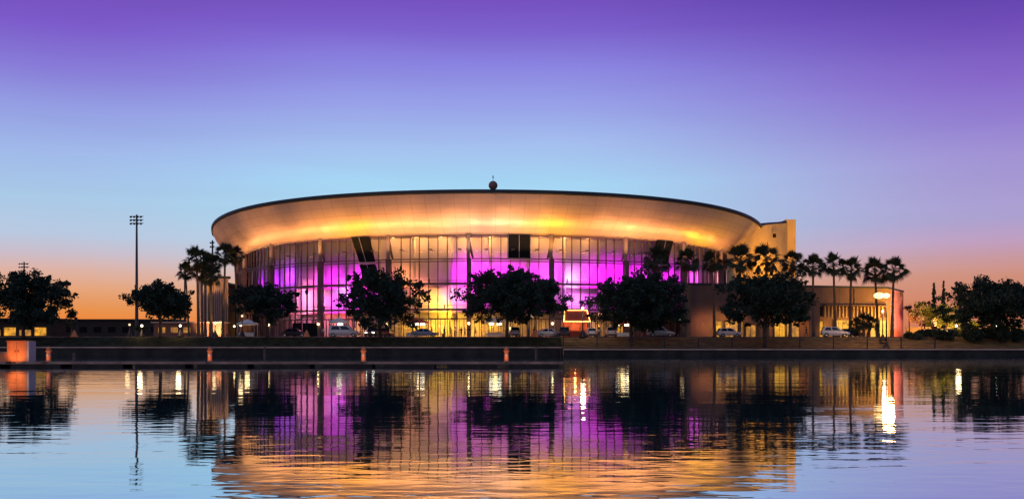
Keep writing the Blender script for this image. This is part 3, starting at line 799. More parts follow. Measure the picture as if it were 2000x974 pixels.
broad_tree(1402,1592,526,644,164.8,1493,1.35,'broad dark tree with a forked trunk rooted low on the lit bank', 17, n=260)
broad_tree(1838,2040,540,650,171,1938,2.9,'big dark tree at the end of the bank beside the cypresses', 18, n=280)
# smaller lit trees and shrubs at the right
LG = 'low lit trees behind the car park'
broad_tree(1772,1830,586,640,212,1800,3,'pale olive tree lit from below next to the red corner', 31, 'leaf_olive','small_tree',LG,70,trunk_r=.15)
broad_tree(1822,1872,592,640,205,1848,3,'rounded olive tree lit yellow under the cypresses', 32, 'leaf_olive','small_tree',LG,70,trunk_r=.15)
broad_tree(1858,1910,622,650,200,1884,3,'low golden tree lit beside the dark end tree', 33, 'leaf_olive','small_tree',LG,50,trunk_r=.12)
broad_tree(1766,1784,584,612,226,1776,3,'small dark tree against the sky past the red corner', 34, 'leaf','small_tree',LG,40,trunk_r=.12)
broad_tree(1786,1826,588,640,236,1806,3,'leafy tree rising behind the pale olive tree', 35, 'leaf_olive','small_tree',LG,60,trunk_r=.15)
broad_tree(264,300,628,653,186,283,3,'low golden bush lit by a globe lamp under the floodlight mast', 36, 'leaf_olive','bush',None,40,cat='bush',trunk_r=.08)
def cypress(px, py_top, Y, w, label, seed):
    zt = wz(py_top, Y); h = zt - GZ
    t = thing('cypress', label, 'cypress', (wx(px,Y), Y, GZ), 0, 'slim cypresses above the car park')
    cs, rs = [], []
    r_ = np.random.default_rng(seed)
    for i in range(110):
        z = 0.6 + (h-1.0)*r_.random(); k = w*(1-(z/h)**1.6)*r_.random()**.5; a = r_.random()*2*PI
        cs.append((k*math.cos(a), k*math.sin(a), z)); rs.append(0.35*(1.1-z/h)+.1)
    me = leaf_mesh('crown', cs, rs, 40, 0.2, 0.5, -1.5); me.materials.append(M['leaf'])
    o = bpy.data.objects.new('crown', me); col.objects.link(o); o.parent = t
    b = MB(); b.tube([(0,0,0),(0,0,h*0.9)], [0.18,0.04], 6); b.build('trunk', M['trunk'], t)
cypress(1824, 549, 225, 0.75, 'slim dark cypress, the nearer of two to the red corner', 41)
cypress(1843, 545, 225, 0.7, 'slim dark cypress half hidden by the big end tree', 42)
SHR = [(1783,648,660,170.5,'dark clipped shrub at the foot of the red corner'),(1812,646,668,172.6,'wide dark shrub beside the parked cars'),(1845,642,672,170,'dark shrub below the rounded olive tree'),
       (1872,640,668,172.8,'brownish shrub under the golden tree'),(1902,642,676,168,'large dark shrub near the quay rail end'),(1930,640,672,171,'shrub below the trunk of the big end tree'),(1958,636,674,168.5,'tall dark shrub right of the big end trunk'),(1985,640,676,169,'dark shrub at the last edge of the bank'),(1890,634,660,174.5,'pale shrub by the car park lamps'),(1945,630,660,176,'low shrub catching the lamp light behind the end tree')]
for i,(px,pt,pb,Y,lab) in enumerate(SHR):
    zb = GZ-0.05 if Y > 171.9 else 1.09 + 1.88*max(0,(Y-162.7)/9)*.85
    h = max(1.2, wz(pt,Y) - zb); w = 1.5 + 0.25*(i%3)
    t = thing('shrub', lab, 'shrub', (wx(px,Y),Y,zb), 0, 'shrubs at the end of the bank')
    r_ = np.random.default_rng(60+i); cs, rs = [], []
    for k in range(60):
        d = r_.normal(size=3); d /= np.linalg.norm(d); q = r_.random()**.4
        cs.append((d[0]*w*q*(0.8+.3*r_.random()), d[1]*w*.8*q, h*(0.5+0.47*d[2]*q))); rs.append(r_.uniform(.25,.5))
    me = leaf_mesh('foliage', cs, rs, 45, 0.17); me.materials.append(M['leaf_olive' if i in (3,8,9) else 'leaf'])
    o = bpy.data.objects.new('foliage', me); col.objects.link(o); o.parent = t
    b = MB()
    for a in range(4): b.tube([(0,0,-.2),(math.cos(a*1.6)*w*.4,math.sin(a*1.6)*w*.4,h*.6)], [.05,.02], 5)
    b.build('stem', M['trunk'], t)

def palm_proto(seed, fronds, spread):
    """crown of fan leaves and a hanging skirt, origin at the trunk top"""
    r_ = random.Random(seed)
    live, dead = MB(), MB()
    def frond(b, az, elv, sl, fr, nb, droop):
        d = Vector((math.cos(az)*math.cos(elv), math.sin(az)*math.cos(elv), math.sin(elv)))
        side = Vector((-math.sin(az), math.cos(az), 0)); up = side.cross(d) * -1
        p0 = d*0.12; p1 = d*sl + Vector((0,0,-droop*sl*0.25))
        b.tube([p0, (p0+p1)/2 + Vector((0,0,.05)), p1], [0.035,0.03,0.02], 4, False)
        dd = (p1-p0).normalized(); dd = (dd + Vector((0,0,-droop*0.5))).normalized()
        rl = r_.uniform(-.8,.8); side = Matrix.Rotation(rl, 3, dd) @ side
        upv = side.cross(dd)
        if upv.z < 0: upv = -upv
        for k in range(nb):
            f = (k/(nb-1)-0.5)
            a = f*2.5
            v = dd*math.cos(a) + side*math.sin(a)
            L = fr*(1.0-0.35*abs(f)*2*0.6)*r_.uniform(.9,1.08)
            tip = p1 + v*L + Vector((0,0,-droop*0.35*L - 0.12*L*abs(f)*2)) + upv*0.05
            mid = p1 + v*L*0.55 + upv*0.09
            wv = (dd*-math.sin(a) + side*math.cos(a))
            hw = L*0.06
            b.add([tuple(p1), tuple(mid+wv*hw), tuple(tip), tuple(mid-wv*hw)], [(0,1,2,3)])
    for i in range(fronds):
        az = i*2.39996 + r_.uniform(-.2,.2)
        q = i/fronds
        elv = math.radians(84 - 122*q + r_.uniform(-8,8))
        frond(live, az, elv, spread*r_.uniform(.55,1.05), spread*r_.uniform(.85,1.05), 13, 0.08+0.6*q)
    for i in range(fronds//2):
        az = i*2.39996 + 1; elv = math.radians(-58 - 25*(i/(fronds/2)))
        frond(dead, az, elv, spread*0.6*r_.uniform(.8,1.1), spread*0.55, 7, 0.9)
    return live, dead
protos = []
for s, n, sp in ((1,34,1.5),(2,30,1.55),(3,32,1.42)):
    l, d = palm_proto(s, n, sp)
    ml = bpy.data.meshes.new('palm_crown'); ml.from_pydata(l.v, [], l.f); ml.materials.append(M['palm_leaf'])
    md = bpy.data.meshes.new('palm_skirt'); md.from_pydata(d.v, [], d.f); md.materials.append(M['palm_dead'])
    protos.append((ml, md))
def palm(px, py_top, Y, label, i, group, base_px=None, scale=1.0, base_z=GZ):
    zc = wz(py_top, Y) - 2.1*scale
    bx = wx(base_px if base_px else px, Y); tx = wx(px, Y) - bx
    t = thing('fan_palm', label, 'palm tree', (bx, Y, base_z), 0, group)
    H = zc - base_z
    b = MB(); b.tube([(0,0,-.1),(0,0,.4),(tx*.3,0,H*.35),(tx*.65,0.1,H*.7),(tx,0,H+.15)], [.42*scale,.30*scale,.22*scale,.19*scale,.17*scale], 9)
    b.build('trunk', M['palm_trunk'], t, smooth=True)
    ml, md = protos[i % 3]
    for nm, me in (('crown', ml), ('dead_fronds', md)):
        o = bpy.data.objects.new(nm, me); col.objects.link(o); o.parent = t
        o.location = (tx, 0, H); o.rotation_euler = (.14*math.sin(i*2.1),.16*math.cos(i*3.7),i*1.3); o.scale = (scale*(1+.08*math.sin(i*5)),)*3
PG = 'fan palms in a row along the road'
RP = [(1283,478,178,1.2,'bushy fan palm standing apart at the purple glass, first of the road row'),(1342,485,179,1.05,'fan palm above the dark end of the brown building wall'),(1391,489,179,1.0,'fan palm with its bare trunk before the brown wall, third from the purple glass'),
      (1446,481,178,1.15,'tallest fan palm before the golden wing wall'),(1497,482,178,1.1,'fan palm under the small wall vent'),(1548,489,179,1.05,'fan palm beside the golden end pier'),
      (1588,496,180,1.05,'first fan palm clear of the end pier'),(1628,495,180,1.0,'straight fan palm above the white SUV'),(1663,503,180,1.05,'fan palm right of the white SUV, bare trunk over lit doors'),(1709,506,183,1.05,'fan palm directly above the twin street lamp'),(1746,504,181,1.05,'last fan palm of the road row, at the red corner')]
for i,(px,pt,Y,s,lab) in enumerate(RP):
    palm(px, pt, Y, lab, i, PG, scale=s, base_px=px+(3,-4,5,-2,2,-5,1,4,-3,6,-4)[i])
LP = [(362,515,196,.75,'shortest slim fan palm on the outer side of the clump'),(384,486,190,1.05,'thick-headed fan palm on the outer side of the clump'),(400,490,194,1.0,'fan palm in the middle of the clump with overlapping crown'),(413,496,188,.95,'fan palm of the clump in front of a small floodlight'),
      (440,476,190,1.0,'tall fan palm lit golden against the bowl edge'),(458,482,192,.9,'fan palm of the clump closest to the glass'),(410,520,186,.85,'low fan palm with a dark crown beneath the clump'),(394,512,198,.9,'fan palm hidden deep in the clump, trunk before cream fins')]
for i,(px,pt,Y,s,lab) in enumerate(LP):
    palm(px, pt, Y, lab, i+3, 'fan palms clumped at the arena corner', scale=s, base_px=px+(7-3*(i%5)))
for px, Y_, tx, pw in ((446,184,446,1500),(420,183,415,1100),(385,184,392,700)):
    lamp('SPOT','palm_uplight',(wx(px,Y_),Y_,3.3),(1,.5,.1),pw,.15,(wx(tx,190),190.5,17),cone=55)
palm(140,612,240,'tiny distant fan palm beside the outermost dark tree',1,None,scale=.8)
# low bushy palm before the lit doors
t = thing('bushy_palm', 'short bushy palm with dark drooping fronds in front of the lit doors', 'palm tree', (wx(1687,179),179,GZ))
for dx, hh in ((0,2.6),(-1.3,2.0),(1.4,2.2)):
    b = MB(); b.tube([(dx*.4,0,0),(dx,0,hh)], [.26,.2], 9); b.build('trunk', M['palm_trunk'], t)
for k,(dx,dz,sc_) in enumerate(((0,2.6,.72),(-1.3,2.0,.6),(1.4,2.2,.62))):
    o = bpy.data.objects.new('crown', protos[k][0]); col.objects.link(o); o.parent = t; o.location = (dx,0,dz); o.scale=(sc_,)*3

# ------------------------------------------------------------------ lamp posts, masts, fence
def street_lamp(px, py_top, Y, base_z, label, style, mlamp='lamp_warm', power=150, color=(1,.6,.25), group=None):
    h = wz(py_top, Y) - base_z
    t = thing('street_lamp', label, 'street lamp', (wx(px,Y),Y,base_z), 0, group)
    b = MB(); b.tube([(0,0,0.1),(0,0,h-0.5)], [0.12,0.075], 8); b.build('pole', M['dark_metal'], t, smooth=True)
    b = MB(); b.lathe([(0.62,0),(0.62,0.15),(0.5,0.25),(0.16,1.05),(0.12,1.15)], 10); b.build('base', M['amber_lit_tone'] if style == 'lantern' else M['dark_metal'], t)
    if style == 'lantern':
        b = MB(); b.lathe([(0.05,h-.6),(0.24,h-.5),(0.3,h-.05),(0.36,h),(0.1,h+.22),(0.03,h+.4)], 8); b.build('lantern', M['dark_metal'], t)
    elif style == 'twin':
        a = MB(); a.tube([(-1.25,0,h-.28),(0,0,h-.1),(0.55,0,h-.28)],[.06,.07,.06],6); a.build('arm', M['dark_metal'], t)
        for x, r in ((-1.15,.8),(-.05,.62)):
            g = MB(); g.sphere((x,0,h-.4), r, 14, 0.62); g.build('globe', M[mlamp], t, smooth=True)
    elif style == 'globe':
        g = MB(); g.sphere((0,0,h-.15), .19, 12); g.build('globe', M[mlamp], t, smooth=True)
    if power: lamp('POINT', 'lamp_light', (wx(px,Y), Y-1.0, base_z+h-.6), color, power, 0.9 if style == 'twin' else 0.4, parent=t)
    return t
street_lamp(599,568,171.5,2.95,'black lantern post with a amber-lit cone base before the purple glass','lantern',power=0)
street_lamp(1045,600,171.5,2.95,'black lantern post with a amber-lit cone base under the widest tree','lantern',power=0)
street_lamp(145,632,171.5,2.95,'short lantern post with a amber-lit cone base by the far building','lantern',power=0)
street_lamp(1731,572,162.6,1.1,'twin street lamp glowing white-orange on a black post by the quay rail','twin','lamp_big',2600,(1,.5,.16))
street_lamp(1724,606,168.0,2.3,'small pinkish globe lamp beside the twin street lamp','globe','lamp_pink',160,(1,.55,.4))
street_lamp(1138,600,171.3,2.95,'black post with a star-bright bulb over the food booth','globe','lamp_white',260,(1,.7,.5))
GL = 'small globe lamps along the bank'
for px, py, lab, Y in ((277,634,'globe lamp under the edge of the small tree near the mast',171.9),(253,632,'globe lamp nearest the far dark building',182),(352,634,'globe lamp between the small tree and the palm clump',171.9),(420,630,'globe lamp among the palm trunks',184),(473,615,'tall thin globe lamp beside the small round tree',174),
                    (1330,622,'thin globe lamp at the dark end of the brown wall',173),(1868,634,'globe lamp among the shrubs under the golden tree',173),(1948,634,'globe lamp below the big end tree',173),(1890,628,'globe lamp at the end of the car park',200)):
    street_lamp(px,py,Y,GZ if Y>172 else 2.98,lab,'globe','lamp_white' if px in (277,352,1868,1948) else 'lamp_dim',110 if px in (277,352,1868,1948) else 25,(1,.6,.28),GL)
def mast(px, py0, py1, Y, hw, label, rows=3, cols=4):
    z = wz((py0+py1)/2, Y); h = z - GZ; hh = (py1-py0)/FPX*Y; ww = hw/FPX*Y
    t = thing('floodlight_mast', label, 'floodlight mast', (wx(px,Y),Y,GZ), 0, 'sports ground floodlight masts')
    b = MB(); b.tube([(0,0,0),(0,0,h*0.5),(0,0,h+hh/2)], [0.55,0.40,0.26], 8); b.build('pole', M['steel'], t)
    for r in range(rows):
        zz = h - hh/2 + hh*(r+.5)/rows
        b = MB(); b.box(-ww,ww,-.1,.1,zz-.09,zz+.09); b.build('crossarm', M['steel'], t)
        for c in range(cols):
            x = -ww + 2*ww*(c+.5)/cols; s = min(ww/cols*.82, hh/rows*.42)
            f = MB(); f.lathe([(0.05,-.0),(s*.6,.1),(s,.6),(s*.96,.62)], 10)
            f.v = [(x+a, -.15-c_*0.9, zz-.05+b_*0.75-c_*.35) for a,b_,c_ in f.v]
            f.build('floodlight', M['grey_metal'] if (r+c)%3==0 else M['steel'], t)
    b = MB(); zc = h*0.42; b.box(-.45,.45,-.5,-.2,zc,zc+.9); b.build('junction_box', M['steel'], t)
mast(267,419,439,300,13,'tall floodlight mast with three rows of lamps standing against clear sky')
mast(47,511,524,420,10,'distant floodlight mast peeking over the outermost dark tree',2,4)
mast(361,511,523,400,5,'short distant floodlight mast behind the palm clump',2,2)
mast(415,469,485,330,5,'floodlight mast just behind the golden palm crown',2,2)

# quay rail on the right
fz = [(1100+ i*66.0) for i in range(12)]
FB = (wx(1460,162),162.0,1.08)
fence = thing('railing', 'low black post and rail fence along the lit promenade edge', 'railing', FB)
pts = []
for px in fz:
    Y = 162.4
    for _ in range(3): Y = quay_at(wx(px,Y))[0] + 0.55
    pts.append((wx(px,Y), Y))
for x, y in pts:
    b = MB(); b.box(x-.07,x+.07,y-.07,y+.07,1.07,2.98); b.build('post', M['dark_metal'], fence, off=FB)
for z0, r in ((2.92,.055),(1.22,.04),(2.05,.02),(1.65,.02),(2.48,.02)):
    b = MB(); b.tube([(x,y,z0) for x,y in pts], r, 6); b.build('rail', M['dark_metal'], fence, off=FB)

# ------------------------------------------------------------------ dock with pedestals
DY = 98.6; DX1 = wx(1100, DY)
dock = thing('dock', 'long low floating dock with a pale edge beam, ending midway along the quay', 'dock', (-30, DY, 0))
DB = dict(off=(-30, DY, 0))
b = MB()
for k in range(24):
    x1 = DX1 - k*4.0
    for j in range(8): b.box(x1-3.97, x1, DY+.14+j*.33, DY+.44+j*.33, 0.40, 0.46+0.006*((k*7+j*3)%3))
b.build('deck', M['dock_wood'], dock, **DB)
b = MB()
for k in range(24): b.box(DX1-k*4.0-3.98, DX1-k*4.0, DY-.02, DY+.12, 0.27, 0.5)
b.build('edge_beam', M['dock_edge'], dock, **DB)
b = MB()
for k in range(16): b.box(DX1-k*6.0-5.2, DX1-k*6.0-.4, DY+.05, DY+2.7, -.4, 0.26)
b.build('float', M['dock_dark'], dock, **DB)
b = MB(); b.box(DX1-96, DX1-.05, DY+.13, DY+2.75, .27, .39); b.build('deck_frame', M['dock_dark'], dock, **DB)
pg = 'amber-lit mooring posts on the dock'
for px, lab in ((95,'amber-lit mooring post next to the orange dock box'),(410,'amber-lit mooring post below the clump of palms'),(710,'amber-lit mooring post below the slanted stair opening'),(989,'amber-lit mooring post nearest the dock end')):
    t = thing('mooring_post', lab, 'mooring post', (wx(px,DY+.35),DY+.35,0.46), 0, pg)
    b = MB(); b.lathe([(0.26,0),(0.26,.1),(0.23,.14),(0.21,.9),(0.21,1.0)], 12); b.build('shaft', M['amber_lit_tone'], t, smooth=True)
    b = MB(); b.lathe([(0.21,1.0),(0.29,1.02),(0.30,1.10),(0.22,1.16),(0.20,1.3),(0.17,1.42),(0.08,1.5),(0.01,1.52)], 12); b.build('cap', M['amber_lit_tone'], t, smooth=True)
    b = MB(); b.box(-.1,.1,-.27,-.2,.55,.8); b.build('socket_plate', M['pale_metal'], t)
    b = MB(); b.tube([(0,-.36,0.0),(0,-.95,-.05)],.03,6); b.box(-.1,.1,-1.1,-.92,-.08,.04); b.build('uplight_or_fill_fitting', M['dark_metal'], t)  # added fitting, made up to carry the amber fill
    lamp('SPOT','post_fill_spot',(wx(px,DY+.35),DY-.66,.54),(1,.42,.16),46,.06,(wx(px,DY+.35),DY+.35,1.25),t,cone=70,blend=.9)  # fill spot added to brighten the post towards the viewer
b = thing('dock_box', 'big square orange utility box standing at the outer end of the dock', 'utility box', (wx(42,DY+.9),DY+.9,0.46))
m_ = MB(); m_.box(-1.08,.82,-.7,.7,.06,1.98); m_.build('cabinet', M['amber_lit_box'], b, bevel=.04)
m_ = MB(); m_.box(.84,1.06,-.72,.72,.04,2.02); m_.build('side_panel', M['pale_metal'], b)
m_ = MB(); m_.box(-1.14,.83,-.76,.76,1.985,2.06); m_.build('lid', M['amber_lit_box'], b)
m_ = MB(); m_.box(-.14,-.12,-.715,-.702,.1,1.94); m_.box(-.3,-.24,-.74,-.702,.95,1.15); m_.box(-.02,.04,-.74,-.702,.95,1.15); m_.build('door_handles', M['dark_metal'], b)
m_ = MB(); m_.tube([(-.2,-.75,.0),(-.2,-2.1,-.05)],.04,6); m_.box(-.4,.0,-2.35,-2.05,-.1,.06); m_.build('uplight_or_fill_fitting', M['dark_metal'], b)  # invented fitting for the box's fill spot
lamp('SPOT','box_fill_spot',(wx(42,DY+.9)-.2,DY-1.3,.56),(1,.42,.16),210,.1,(wx(42,DY+.9)-.1,DY+.3,1.45),b,cone=95,blend=.9)  # added amber fill that brightens the front of the box
b = thing('dock_chest', 'low brownish storage chest beside the big orange box', 'storage chest', (wx(2,DY+.9),DY+.9,0.46))
m_ = MB(); m_.box(-1.3,.85,-.5,.5,0,.85); m_.build('chest', M['amber_lit_tone'], b, bevel=.03)
m_ = MB(); m_.box(-1.35,.9,-.55,.55,.86,.98); m_.build('lid', M['dock_edge'], b)
for px, py, Y, lab in ((517,676,158,'slim dark mooring pile by the quay below the small round tree'),(1047,678,157,'slim dark mooring pile by the quay near the dock end'),(145,690,130,'dark mooring pile standing in the water behind the dock')):
    t = tag(MB().build('mooring_pile', M['dock_wood']), lab, 'mooring pile', 'mooring piles in the water')
    h = wz(py, Y); bb = MB(); bb.tube([(0,0,-1.5),(0,0,h),(0,0,h+.12)], [.2,.19,.05], 10)
    me = bpy.data.meshes.new('mooring_pile'); me.from_pydata(bb.v,[],bb.f); me.materials.append(M['dock_wood']); t.data = me; t.location = (wx(px,Y),Y,0)

# ------------------------------------------------------------------ far buildings at the left
t = thing('far_hall', 'long dark flat-roofed hall low on the horizon under the orange sky', 'building', (wx(200,330),330,GZ))
b = MB(); b.box(-14,22,0,14,0,5.4); b.build('wall', M['far_wall'], t)
b = MB(); b.box(-14.6,22.6,-.6,14.6,5.4,5.9); b.build('roof', M['far_wall'], t)
for k in range(7):
    b = MB(); b.box(-12+k*4.6,-9.6+k*4.6,-.08,-.02,1.6,3.4); b.build('window', M['black'], t)
t = thing('added_pavilion', 'added low pavilion, amber bays standing for lit ground behind the outermost dark tree', 'building', (wx(40,215),215,GZ))
b = MB(); b.box(-14,6.5,0,7,0,3.6); b.build('wall', M['far_wall'], t)
b = MB(); b.box(-14.5,7,-1.2,7.5,3.6,3.95); b.build('roof', M['far_wall'], t)
for k in range(6):
    b = MB(); b.box(-13+k*3.2,-10.6+k*3.2,-.1,-.02,.3,1.5+.5*(k%2)); b.build('lit_window', M['lit_yellow' if k%2 else 'lit_amber'], t)  # made-up bays glow in place of lamplit ground behind the tree
t = thing('lit_shed', 'low shed with small lit windows behind the clump of palm trunks', 'building', (wx(385,212),212,GZ))
b = MB(); b.box(-9,5,0,5,0,2.9); b.build('wall', M['stucco'], t)
b = MB(); b.box(-9.4,5.4,-.5,5.4,2.9,3.15); b.build('roof', M['fin'], t)
for k in range(5):
    b = MB(); b.box(-8+k*2.6,-6.6+k*2.6,-.08,-.02,.9,2.0); b.build('lit_window', M['lit_amber'], t)
for i,(x0,x1,hh,Y) in enumerate(((-1000,150,16,900),(140,600,10,800),(1500,2600,20,950))):
    r_ = np.random.default_rng(80+i); cs, rs = [], []
    X0, X1 = wx(x0,Y), wx(x1,Y)
    for k in range(900):
        x = r_.uniform(X0,X1); top = hh*(0.45+0.3*math.sin(x*.05)+0.25*math.sin(x*.13+1))
        cs.append((x, Y+r_.uniform(-12,12), GZ+max(1,top)*r_.random())); rs.append(2.6)
    me = leaf_mesh('treeline', cs, rs, 16, 1.5); me.materials.append(M['leaf'])
    o = bpy.data.objects.new('treeline', me); col.objects.link(o); tag(o, kind='stuff', label='dark far line of trees along the horizon', cat='treeline')

# ------------------------------------------------------------------ booth, canopies
Y = 184.0
bt = thing('food_booth', 'red food booth with a roof outlined by strings of amber bulbs', 'food booth', (wx(1124,Y),Y,GZ))
W = 25/FPX*Y
b = MB(); b.box(-W,W,-.0,2.4,0,1.1); b.build('counter', M['red_roof'], bt)
b = MB(); b.box(-W,W,2.4,2.55,0,2.7); b.build('back_wall', M['lit_red'], bt)
for x in (-W+.1, W-.1):
    b = MB(); b.box(x-.07,x+.07,-.07,.07,0,2.75); b.build('post', M['dark_metal'], bt)
z0, z1 = 2.75, 4.75
b = MB(); b.hexa([(-W*.92,-.5,z0),(W*1.12,-.5,z0),(W*1.12,2.9,z0),(-W*.92,2.9,z0),(-W*.82,.5,z1),(W*.9,.5,z1),(W*.9,1.9,z1),(-W*.82,1.9,z1)]); b.build('roof', M['red_roof'], bt)
b = MB()
loop = [(-W*.92,-.62,z0),(W*1.12,-.62,z0),(W*.9,.4,z1+.05),(-W*.82,.4,z1+.05)]
for i in range(4):
    p, q = Vector(loop[i]), Vector(loop[(i+1)%4])
    n = int((q-p).length/.24)
    for k in range(n): b.sphere(tuple(p+(q-p)*k/n), .085, 6)
b.build('bulb_string', M['bulb'], bt)
lamp('POINT','booth_light',(wx(1124,Y),Y+.6,GZ+2.3),(1,.25,.06),160,.2,parent=bt)
def canopy(px, Y, w, h, label, roofm, lights, group='pop-up canopies on the plaza'):
    t = thing('canopy_tent', label, 'canopy tent', (wx(px,Y),Y,GZ), 0, group)
    for x in (-w,w):
        for y in (0,2.4):
            b = MB(); b.box(x-.04,x+.04,y-.04,y+.04,0,h); b.build('leg', M['grey_metal'], t)
    b = MB(); b.add([(-w-.15,-.15,h),(w+.15,-.15,h),(w+.15,2.55,h),(-w-.15,2.55,h),(0,1.2,h+.8),(-w-.15,-.15,h-.25),(w+.15,-.15,h-.25),(w+.15,2.55,h-.25),(-w-.15,2.55,h-.25)],
                    [(0,1,4),(1,2,4),(2,3,4),(3,0,4),(5,6,1,0),(6,7,2,1),(7,8,3,2),(8,5,0,3)]); b.build('roof', M[roofm], t)
    b = MB(); b.box(-w*.9,w*.9,.2,.9,.72,.78); b.box(-w*.9,w*.9,.22,.24,.1,.72); b.build('table', M['white_canvas'], t)
    for x in lights:
        b = MB(); b.box(x-.38,x+.38,-.25,-.05,h-.62,h-.32); b.build('work_light', M['lamp_white'], t)
    lamp('POINT','canopy_light',(wx(px,Y),Y+1.0,GZ+h-.5),(1,.62,.25),70,.45,parent=t)
canopy(967,181.5,1.7,2.75,'canopy tent with two square white work lights near the widest tree','white_canvas',(-.65,.72))
canopy(812,181.5,1.9,2.7,'canopy tent with glaring white light beside the golden doors','red_roof',(-.6,.1,1.2))
canopy(660,183.5,1.6,2.7,'white canopy tent with a single lamp behind the long white car','white_canvas',(.4,))
canopy(480,183.0,1.5,2.4,'pale canopy tent by the tall thin lamp','white_canvas',())
canopy(1217,184.0,1.9,2.6,'canopy tent glowing amber beyond the row of white cars','red_roof',(-1.0,.6))

# ------------------------------------------------------------------ cars
CARP = {}
def paint(name, c):
    if name not in CARP: CARP[name] = mat('car_paint_'+name, c, 0.32, 0.1, 0.05, 1.0, coat=0.6)
    return CARP[name]
CARS_MADE = {}
SHAPES = {  # stations along x: lower body (x, z0, z1, half width), cabin: (x at belt, x at roof)
 'suv':   dict(L=4.7, W=.93, belt=1.05, roof=1.72, hood=1.02, tail=1.05, cab=(-2.22,-1.95,.35,1.15), wheel=.36),
 'sedan': dict(L=4.7, W=.90, belt=.92, roof=1.44, hood=.88, tail=.95, cab=(-1.75,-.95,.45,1.25), wheel=.32),
 'hatch': dict(L=4.2, W=.88, belt=.95, roof=1.52, hood=.92, tail=.98, cab=(-1.98,-1.6,.35,1.2), wheel=.32),
 'van':   dict(L=5.2, W=.98, belt=1.15, roof=1.95, hood=1.12, tail=1.15, cab=(-2.5,-2.4,.9,1.75), wheel=.35)}
def car(kind, pname, pc, px, Y, rz, label, lights=False, tails=False):
    S = SHAPES[kind]; L, W, belt = S['L'], S['W'], S['belt']; h = L/2; wr = S['wheel']
    t = thing('parked_car', label, 'car', (wx(px,Y),Y,2.995), math.radians(rz), 'cars parked along the waterfront road')
    pm = paint(pname, pc)
    # lower body: lofted cross sections
    st = [(-h,.42,S['tail']-.22,W*.86),(-h+.12,.30,S['tail'],W*.94),(-h+.7,.24,belt,W),(-.2,.22,belt,W),(h-1.35,.24,S['hood'],W),(h-.35,.28,S['hood']-.14,W*.95),(h,.38,.66,W*.82)]
    vs, fs = [], []
    for x,z0,z1,w in st:
        zm = z0+(z1-z0)*.55
        vs += [(x,-w*.92,z0),(x,-w,zm),(x,-w*.93,z1),(x,w*.93,z1),(x,w,zm),(x,w*.92,z0)]
    for i in range(len(st)-1):
        for k in range(6): fs.append((i*6+k,(i+1)*6+k,(i+1)*6+(k+1)%6,i*6+(k+1)%6))
    fs += [tuple(range(6)), tuple(reversed(range((len(st)-1)*6,len(st)*6)))]
    b = MB(); b.add(vs, fs); b.build('body', pm, t, bevel=.035, smooth=True)
    # cabin
    xa, xb, xc, xd = S['cab']; wr_ = W*.74; r = S['roof']
    def at(f, g):    # f: 0 rear .. 1 front along the belt/roof, g: 0 belt .. 1 roof
        x = (xa + (xd-xa)*f)*(1-g) + (xb + (xc-xb)*f)*g
        return x, (W*.91)*(1-g)+wr_*g, belt-.02 + (r-belt+.02)*g
    vs = []
    for g in (0,.93,1):
        for f in (0,1):
            x,w,z = at(f,g)
            if g == 1: w *= .9; x *= .93
            vs += [(x,-w,z),(x,w,z)]
    fs = [(0,2,6,4),(3,1,5,7),(2,3,7,6),(1,0,4,5),(4,6,10,8),(7,5,9,11),(6,7,11,10),(5,4,8,9),(8,10,11,9)]
    b = MB(); b.add(vs, fs); b.build('cabin', pm, t, smooth=False)
    for s in (-1,1):     # side windows, a hair proud of the cabin
        for f0, f1 in ((.08,.46),(.52,.93)):
            q = []
            for f,g in ((f0,.12),(f1,.12),(f1-(.10 if f1>.9 else 0),.86),(f0+(.06 if f0<.1 else 0),.86)):
                x,w,z = at(f,g); q.append((x,s*(w+.012),z))
            b = MB(); b.add(q, [(0,1,2,3) if s<0 else (3,2,1,0)]); b.build('side_window', M['car_glass'], t)
    for nm, f, e in (('windshield',1,1),('rear_window',0,-1)):
        q = []
        for g, sg in ((.1,-1),(.1,1),(.88,1),(.88,-1)):
            x,w,z = at(f,g); q.append((x+e*.014, sg*w*.9, z))
        b = MB(); b.add(q, [(0,1,2,3) if e>0 else (3,2,1,0)]); b.build(nm, M['car_glass'], t)
    for x in (-h+.82, h-.9):
        for s in (-1,1):
            b = MB(); b.lathe([(wr*.6,-.1),(wr*.95,-.1),(wr,-.06),(wr,.06),(wr*.95,.1),(wr*.6,.1)], 18)
            b.v = [(x+p[0], s*(W*.9)+p[2], wr+p[1]) for p in b.v]
            w = b.build('wheel', M['tyre'], t, smooth=True)
            b = MB(); b.lathe([(.02,.07),(wr*.62,.1)], 14); b.v = [(x+p[0], s*(W*.9)+s*p[2], wr+p[1]) for p in b.v]
            b.build('rim', M['rim'], w)
    for s in (-1,1):
        b = MB(); b.hexa([(h-.16,s*W*.72-.16,.66),(h+.005,s*W*.66-.14,.66),(h+.005,s*W*.66+.14,.66),(h-.16,s*W*.72+.16,.66),(h-.2,s*W*.72-.16,.80),(h-.03,s*W*.66-.14,.78),(h-.03,s*W*.66+.14,.78),(h-.2,s*W*.72+.16,.80)])
        b.build('headlight', M['headlight'] if lights else M['headlight_off'], t)
        b = MB(); b.box(-h-.012,-h+.12,s*W*.7-.13,s*W*.7+.13,.72,.93); b.build('taillight', M['taillight'], t)
        b = MB(); x,w,z = at(.86,.05); b.box(x-.08,x+.08,s*(w+.02) if s>0 else -(w+.2),(w+.2) if s>0 else -(w+.02),z,z+.16); b.build('mirror', pm, t)
    for e in (-1,1):
        b = MB(); b.box(e*h-.06,e*h+.05,-W*.8,W*.8,.3,.5); b.build('bumper', M['bumper'], t)
    return t
